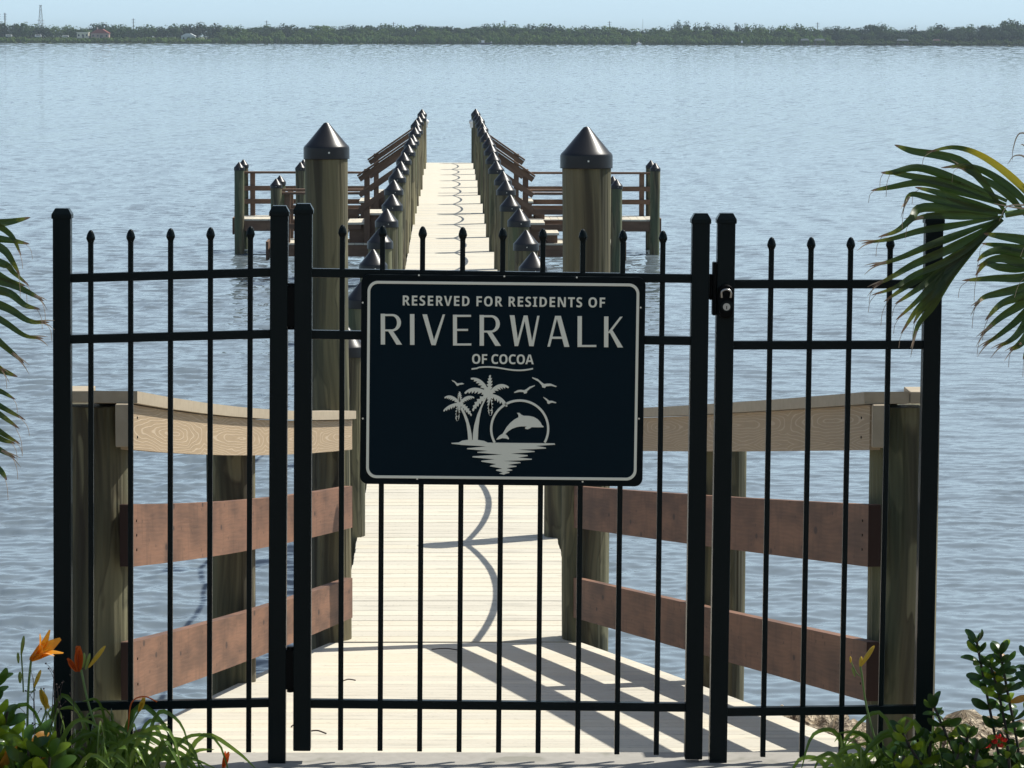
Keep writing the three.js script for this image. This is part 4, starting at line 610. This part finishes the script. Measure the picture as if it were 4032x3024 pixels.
// ------------------------------------------------------------------ far shore
{
  const g = new THREE.PlaneGeometry(1500, 520, 60, 12); g.rotateX(-Math.PI / 2); g.translate(0, 0.5, -2086); const p = g.attributes.position;
  for (let i = 0; i < p.count; i++) { const d = -1826 - p.getZ(i); p.setY(i, d < 5 ? -0.4 : 0.7 + Math.min(2.6, d * 0.03)); } g.computeVertexNormals();
  struct('far_land', g, mat({ color: lin(0.085, 0.11, 0.035), roughness: 0.95 }));
}
const greens = [[0.042, 0.084, 0.020], [0.072, 0.125, 0.022], [0.025, 0.052, 0.018], [0.085, 0.12, 0.03]].map(c => mat({ color: lin(...c), roughness: 0.9, specularIntensity: 0.15, transmission: 0.25, thickness: 0, side: THREE.DoubleSide }));
function crownGeo(s, n, blobs, leaf, flat) { // unit crown: radius ~1, base at 0, top at ~1 in y
  let q = s * 7919 + 13; const R = () => { q = (q * 1664525 + 1013904223) >>> 0; return q / 4294967296; };
  const bl = Array.from({ length: blobs }, (_, i) => { const a = R() * 6.283, r = 0.62 * Math.sqrt(R()), y = 0.25 + 0.55 * R() * (1 - r * 0.5); return [r * Math.cos(a), y, r * Math.sin(a), 0.26 + 0.2 * R()]; }); bl.push([0, 0.72, 0, 0.3]);
  const pos = [], nor = [];
  for (let i = 0; i < n; i++) {
    const b = bl[(R() * bl.length) | 0], u = R() * 2 - 1, a = R() * 6.283, c = Math.sqrt(1 - u * u), d = V(c * Math.cos(a), u, c * Math.sin(a)), rad = b[3] * (0.75 + 0.3 * R());
    const P = V(b[0] + d.x * rad, Math.max(0.02, b[1] + d.y * rad * flat), b[2] + d.z * rad), N = d.clone().add(V(R() - 0.5, R() - 0.2, R() - 0.5).multiplyScalar(0.45)).normalize(), t = V(R() - 0.5, R() - 0.5, R() - 0.5).cross(N).normalize(), w = V(0, 0, 0).crossVectors(N, t), L = leaf * (0.6 + 0.8 * R());
    const k = [[-1, -0.5], [1, -0.6], [0.9, 0.7], [-0.8, 0.6]].map(([x, y]) => P.clone().addScaledVector(t, x * L).addScaledVector(w, y * L));
    for (const v of [k[0], k[1], k[2], k[0], k[2], k[3]]) { pos.push(v.x, v.y, v.z); nor.push(N.x, N.y, N.z); }
  }
  const g = new THREE.BufferGeometry(); g.setAttribute('position', new THREE.Float32BufferAttribute(pos, 3)); g.setAttribute('normal', new THREE.Float32BufferAttribute(nor, 3)); return g;
}
const crowns = [1, 2, 3, 4, 5].map(s => crownGeo(s, 900, 16, 0.055, 0.85)), tallCrowns = [6, 7].map(s => crownGeo(s, 360, 14, 0.07, 1.0));
const trunkG = new THREE.CylinderGeometry(0.55, 1, 1, 8); trunkG.translate(0, 0.5, 0); M.farTrunk = mat({ color: lin(0.06, 0.05, 0.04), roughness: 0.9 });
// skyline heights in metres along the far bank (x, height)
const skyline = []; { // left to right across the bank, width about 545 m
  const z = [[0, 215], [100, 225], [200, 240], [280, 248], [350, 240], [450, 250], [560, 252], [620, 262], [680, 250], [720, 230], [760, 222], [820, 222], [900, 232], [1000, 238], [1100, 242], [1200, 245], [1280, 240], [1380, 240], [1450, 232], [1550, 222], [1650, 215], [1720, 222], [1800, 235], [1900, 240], [2000, 235], [2050, 230], [2120, 245], [2212, 240], [2312, 232], [2492, 232], [2612, 240], [2692, 222], [2772, 225], [2852, 250], [2932, 232], [3032, 240], [3112, 240], [3172, 218], [3212, 215], [3292, 240], [3412, 220], [3512, 242], [3612, 210], [3712, 230], [3812, 225], [3932, 235], [4062, 240], [4152, 215], [4262, 225], [4382, 232], [4424, 235], [4464, 205], [4524, 238], [4624, 222], [4744, 225], [4824, 222], [4904, 245], [4984, 250], [5024, 235], [5124, 235], [5244, 225], [5324, 232], [5424, 235], [5474, 255], [5574, 240], [5604, 260], [5684, 240], [5804, 248], [5874, 215], [5944, 185], [6044, 190], [6114, 230], [6164, 200], [6214, 185], [6304, 215], [6374, 235], [6474, 205], [6524, 200], [6624, 205], [6707, 230], [6807, 220], [6907, 245], [6977, 205], [7037, 235], [7107, 240], [7207, 250], [7307, 235], [7407, 255], [7467, 245], [7547, 250], [7627, 205], [7697, 192], [7767, 215], [7807, 240], [7907, 255], [8007, 245], [8107, 250], [8157, 232], [8247, 215], [8297, 240], [8347, 248], [8427, 215], [8557, 205], [8697, 200], [8757, 170], [8817, 155], [8907, 180], [8960, 175]];
  for (const [u, v] of z) skyline.push([-235 + u / 8919 * 545, (384 - v) * 0.064]);
}
const topAt = x => { let i = 0; while (i + 2 < skyline.length && skyline[i + 1][0] < x) i++; const [a, b] = [skyline[i], skyline[i + 1]], t = Math.min(1, Math.max(0, (x - a[0]) / (b[0] - a[0]))); return a[1] + (b[1] - a[1]) * t; };
function farTree(x, z, h, r, m, tall, label, group) {
  const t = thing('shore_tree', label, 'tree', [x, 1.2, z], group); const tr = obj('trunk', trunkG, M.farTrunk, t); tr.scale.set(0.22, h * 0.55, 0.22);
  const c = obj('crown', tall ? tallCrowns[(rnd() * 2) | 0] : crowns[(rnd() * 5) | 0], greens[m], t); const b = h * (tall ? 0.06 : 0.02); c.position.y = b; c.scale.set(r, h - b, r); c.rotation.y = rr(0, 6.28); return t;
}
for (let x = -245; x < 320; x += rr(4.0, 6.2)) { const h = topAt(x) - 0.9, tall = x > 118 && x < 178; farTree(x, -rr(1856, 1880), h * rr(0.95, 1.03), rr(6.2, 9.2) * (tall ? 0.6 : 1), x > 205 ? (rnd() < 0.75 ? 2 : 0) : rnd() < 0.4 ? 0 : rnd() < 0.75 ? 2 : 1, tall, x > 118 && x < 178 ? 'tall feathery dark tree on the far shore skyline' : 'rounded dark green tree on the far shore skyline', tall ? 'tall feathery far shore trees' : 'far shore skyline trees'); }
for (let x = -120; x < 320; x += rr(4.2, 6.6)) farTree(x, -rr(1838, 1850), (topAt(x) - 0.9) * rr(0.58, 0.78), rr(5.4, 8.0), x > 200 ? (rnd() < 0.7 ? 2 : 0) : (rnd() * 3) | 0, false, 'lower bushy tree in front of the far shore skyline trees', 'far shore lower trees');
scene.fog = new THREE.FogExp2(new THREE.Color(0.62, 0.74, 0.86), 0.00010);
{ // mangrove thicket along the waterline: one unbroken mass
  const im = new THREE.InstancedMesh(crownGeo(11, 200, 7, 0.12, 0.8), greens[1], 620), m = new THREE.Matrix4(), q = new THREE.Quaternion(); im.name = 'mangrove_thicket'; im.userData.kind = 'stuff'; shade(im);
  for (let i = 0; i < 620; i++) { const row = i % 4, x = -250 + (i + rnd() * 3) / 620 * 575, left = x < -120, right = x > 205, h = (left ? rr(2.0, 3.4) : right ? rr(1.4, 3.2) : rr(2.8, 4.8)) * (row > 1 && !left ? 1.25 : 1), r = rr(2.0, 3.4); q.setFromAxisAngle(V(0, 1, 0), rr(0, 6.28)); m.compose(V(x, 0.1, -1824 - row * 3.2 - rnd() * 2), q, V(r, h, r)); im.setMatrixAt(i, m); const c = right ? 0.6 : rr(0.9, 1.4); im.setColorAt(i, lin(c * rr(0.9, 1.1), c, c * rr(0.85, 1.05))); }
  scene.add(im);
}
M.steel = mat({ color: lin(0.22, 0.22, 0.22), roughness: 0.6 }); M.poleWood = mat({ color: lin(0.10, 0.09, 0.085), roughness: 0.9 });
{ // utility poles and the lattice tower
  const pole = (x, top, r, label, arms) => { const p = thing('utility_pole', label, 'pole', [x, 0.8, -1890], 'utility poles along the far shore'); const s = obj('shaft', new THREE.CylinderGeometry(r * 0.8, r, top, 10), M.poleWood, p); s.position.y = top / 2; for (let k = 0; k < arms; k++) obj('crossarm', box(2.2, 0.16, 0.16, 0, top - 0.7 - k * 1.3, 0, 0.02), M.poleWood, p); };
  const XP = v => (v - 963) / 7400 * 1890 , YP = v => 3.9 - (v - 80 - (v > 0 ? 0 : 0)) / 7400 * 1890;
  pole(-244.8, 15.4, 0.36, 'thick grey power pole beside its twin at the far end of the shore', 3); pole(-241.5, 15.4, 0.36, 'thick grey power pole nearest the lattice tower on the far shore', 3);
  for (const [x, h] of [[-171.4, 12.6], [-98.5, 11.7], [-29, 11.0], [32, 12.2], [89.5, 11.9], [204, 11.5], [258, 10.3]]) pole(x, h, 0.24, 'slim power pole rising above the far shore trees', 2);
  const mast = thing('radio_mast', 'thin mast standing above the far shore trees', 'mast', [107.8, 0.8, -1890]); obj('shaft', (() => { const g = new THREE.CylinderGeometry(0.06, 0.14, 13.2, 8); g.translate(0, 6.6, 0); return g; })(), M.steel, mast); obj('mast_base', box(0.9, 0.5, 0.9, 0, 0.25, 0, 0.02), M.steel, mast);
  const t = thing('lattice_tower', 'grey lattice power tower above the far shore trees', 'tower', [-222, 0.8, -1890]); const H = 19.6, W = y => 1.55 * (1 - y / H) + 0.35, bar = (a, b, r) => { const L = a.distanceTo(b), m = obj('brace', new THREE.CylinderGeometry(r, r, L, 6), M.steel, t); m.position.copy(a).lerp(b, 0.5); m.quaternion.setFromUnitVectors(V(0, 1, 0), b.clone().sub(a).normalize()); return m; };
  for (const [sx, sz] of [[-1, -1], [1, -1], [1, 1], [-1, 1]]) bar(V(sx * W(0), 0, sz * W(0)), V(sx * W(H), H, sz * W(H)), 0.07).name = 'leg';
  for (let y = 1; y < H - 1; y += 2.1) for (const sz of [-1, 1]) { const y2 = Math.min(H, y + 2.1); bar(V(-W(y), y, sz * W(y)), V(W(y2), y2, sz * W(y2)), 0.05); bar(V(W(y), y, sz * W(y)), V(-W(y2), y2, sz * W(y2)), 0.05); bar(V(-W(y), y, sz * W(y)), V(W(y), y, sz * W(y)), 0.05); }
  for (const y of [8.2, 9.8, 11.4]) bar(V(-2.0, y, 0), V(2.0, y, 0), 0.09).name = 'crossarm'; obj('top_plate', box(1.6, 0.25, 1.2, 0, H, 0, 0.03), M.steel, t);
}
{ // buildings on the far bank
  const wallM = c => mat({ color: lin(...c), roughness: 0.8 }), win = mat({ color: lin(0.03, 0.035, 0.04), roughness: 0.2 });
  const house = (label, x, z, y, w, h, d, wc, rc, rh, nw, gable) => {
    const b = thing('house', label, 'house', [x, y, z]); obj('wall', box(w, h, d, 0, h / 2, 0, 0.02), wallM(wc), b);
    const s = new THREE.Shape(); if (gable) { s.moveTo(-w / 2 - 0.4, 0); s.lineTo(w / 2 + 0.4, 0); s.lineTo(w * 0.16, rh); s.lineTo(-w * 0.16, rh); } else { s.moveTo(-w / 2 - 0.15, 0); s.lineTo(w / 2 + 0.15, 0); s.lineTo(w / 2 + 0.15, rh); s.lineTo(-w / 2 - 0.15, rh); }
    const rg = new THREE.ExtrudeGeometry(s, { depth: d + 0.6, bevelEnabled: false }); rg.translate(0, h, -d / 2 - 0.3); obj('roof', rg, wallM(rc), b);
    for (let k = 0; k < nw; k++) obj('window', box(0.9, 1.0, 0.06, -w / 2 + (k + 0.5) * w / nw, h * 0.55, d / 2 + 0.01, 0.01), win, b); obj('door', box(0.9, 1.9, 0.06, w * 0.05, 0.97, d / 2 + 0.012, 0.01), win, b); return b;
  };
  const rr2 = house('house with a red hipped roof above the far shore bushes', -184, -1836, 2.3, 9.4, 2.9, 7, [0.42, 0.30, 0.26], [0.27, 0.075, 0.06], 2.2, 4, true); obj('chimney', box(0.6, 1.5, 0.6, -1.6, 5.4, 0, 0.02), wallM([0.6, 0.56, 0.5]), rr2);
  house('small cream flat-roofed building beside the red roofed house', -193, -1834, 2.6, 6.2, 2.9, 5, [0.72, 0.68, 0.55], [0.75, 0.72, 0.62], 0.35, 3, false);
  house('white house with a pale gabled roof among the far shore trees', -137, -1833, 1.4, 7.4, 2.4, 6, [0.55, 0.60, 0.58], [0.62, 0.66, 0.66], 1.5, 3, true);
  const van = (x, y, label) => { const v = thing('parked_van', label, 'van', [x, y, -1835]); v.scale.setScalar(0.75); obj('body', box(4.4, 1.5, 1.9, 0, 1.15, 0, 0.2), M.white, v); obj('window', box(3.2, 0.5, 0.05, 0.2, 1.45, 0.965, 0.01), win, v); for (const k of [-1.4, 1.4]) { const w = obj('wheel', new THREE.CylinderGeometry(0.36, 0.36, 0.24, 14), win, v); w.rotation.x = Math.PI / 2; w.position.set(k, 0.36, 0.9); } };
  van(-232.5, 3.0, 'white van parked under the twin power poles across the water'); van(-217, 2.9, 'white van parked near the foot of the lattice tower'); van(-202.5, 2.6, 'white van parked nearest the cream building across the water');
  const boathouse = (x, w, label, red) => { const b = thing('boathouse', label, 'boathouse', [x, 0, -1818]); for (const sx of [-1, 1]) for (const sz of [-1, 1]) obj('post', box(0.22, 3.2, 0.22, sx * (w / 2 - 0.3), 0.9, sz * 1.6, 0.02), M.poleWood, b); const s = new THREE.Shape(); s.moveTo(-w / 2, 0); s.lineTo(w / 2, 0); s.lineTo(w / 2 - 0.9, 0.95); s.lineTo(-w / 2 + 0.5, 0.95); const g = new THREE.ExtrudeGeometry(s, { depth: 4, bevelEnabled: false }); g.translate(0, 2.5, -2); obj('roof', g, wallM(red ? [0.34, 0.20, 0.16] : [0.42, 0.40, 0.37]), b); obj('deck', box(w, 0.2, 3.6, 0, 0.5, 0, 0.02), M.poleWood, b); };
  boathouse(189.6, 4.4, 'small boathouse with sloped brown roof beside the wider grey one'); boathouse(197.5, 5.6, 'wider grey roofed boathouse where the low mangroves end'); boathouse(241.5, 6, 'grey roofed boathouse under the dark trees, joined to a long low dock'); boathouse(259.5, 4, 'small red-brown roofed boathouse under the dark trees', true);
  const boat = (x, z, L, label, cabin) => { const b = thing('boat', label, 'boat', [x, 0, z]); const s = new THREE.Shape(); s.moveTo(-L / 2, 0.75); s.lineTo(-L / 2 + 0.1, -0.1); s.lineTo(L * 0.36, -0.1); s.lineTo(L / 2, 0.95); s.closePath(); const g = new THREE.ExtrudeGeometry(s, { depth: 2, bevelEnabled: true, bevelSize: 0.1, bevelThickness: 0.15, bevelSegments: 2 }); g.translate(0, 0, -1); obj('hull', g, cabin ? wallM([0.06, 0.065, 0.07]) : M.white, b);
    if (cabin) { obj('cabin', box(1.6, 1.3, 1.6, -1.2, 1.35, 0, 0.1), M.white, b); obj('roof', box(2.2, 0.12, 2, -1.2, 2.15, 0, 0.03), M.white, b); const m = obj('outrigger', new THREE.CylinderGeometry(0.05, 0.05, 2.6, 6), M.white, b); m.position.set(-3.3, 1.9, 0); m.rotation.z = 0.6; obj('motor', box(0.6, 0.9, 0.6, L / 2 - 0.5, 1.0, 0, 0.1), M.white, b); } else { obj('cabin', box(1.1, 0.7, 1.4, -0.2, 1.1, 0, 0.15), M.white, b); const m = obj('mast', new THREE.CylinderGeometry(0.04, 0.04, 3.4, 6), M.white, b); m.position.set(-0.1, 2.2, 0); } };
  boat(20.2, -1795, 7.4, 'dark hulled motor boat with white cabin crossing the far water', true); boat(100.6, -1798, 2.5, 'small white boat moored off the far mangroves', false);
  const mk = thing('channel_marker', 'white square marker on a post at the far mangroves', 'marker', [155.5, 0, -1810]); obj('post', box(0.2, 2.4, 0.2, 0, 0.6, 0, 0.02), M.poleWood, mk); obj('board', box(1.0, 1.1, 0.08, 0, 1.7, 0.1, 0.01), M.white, mk);
}

renderer.render(scene, camera);
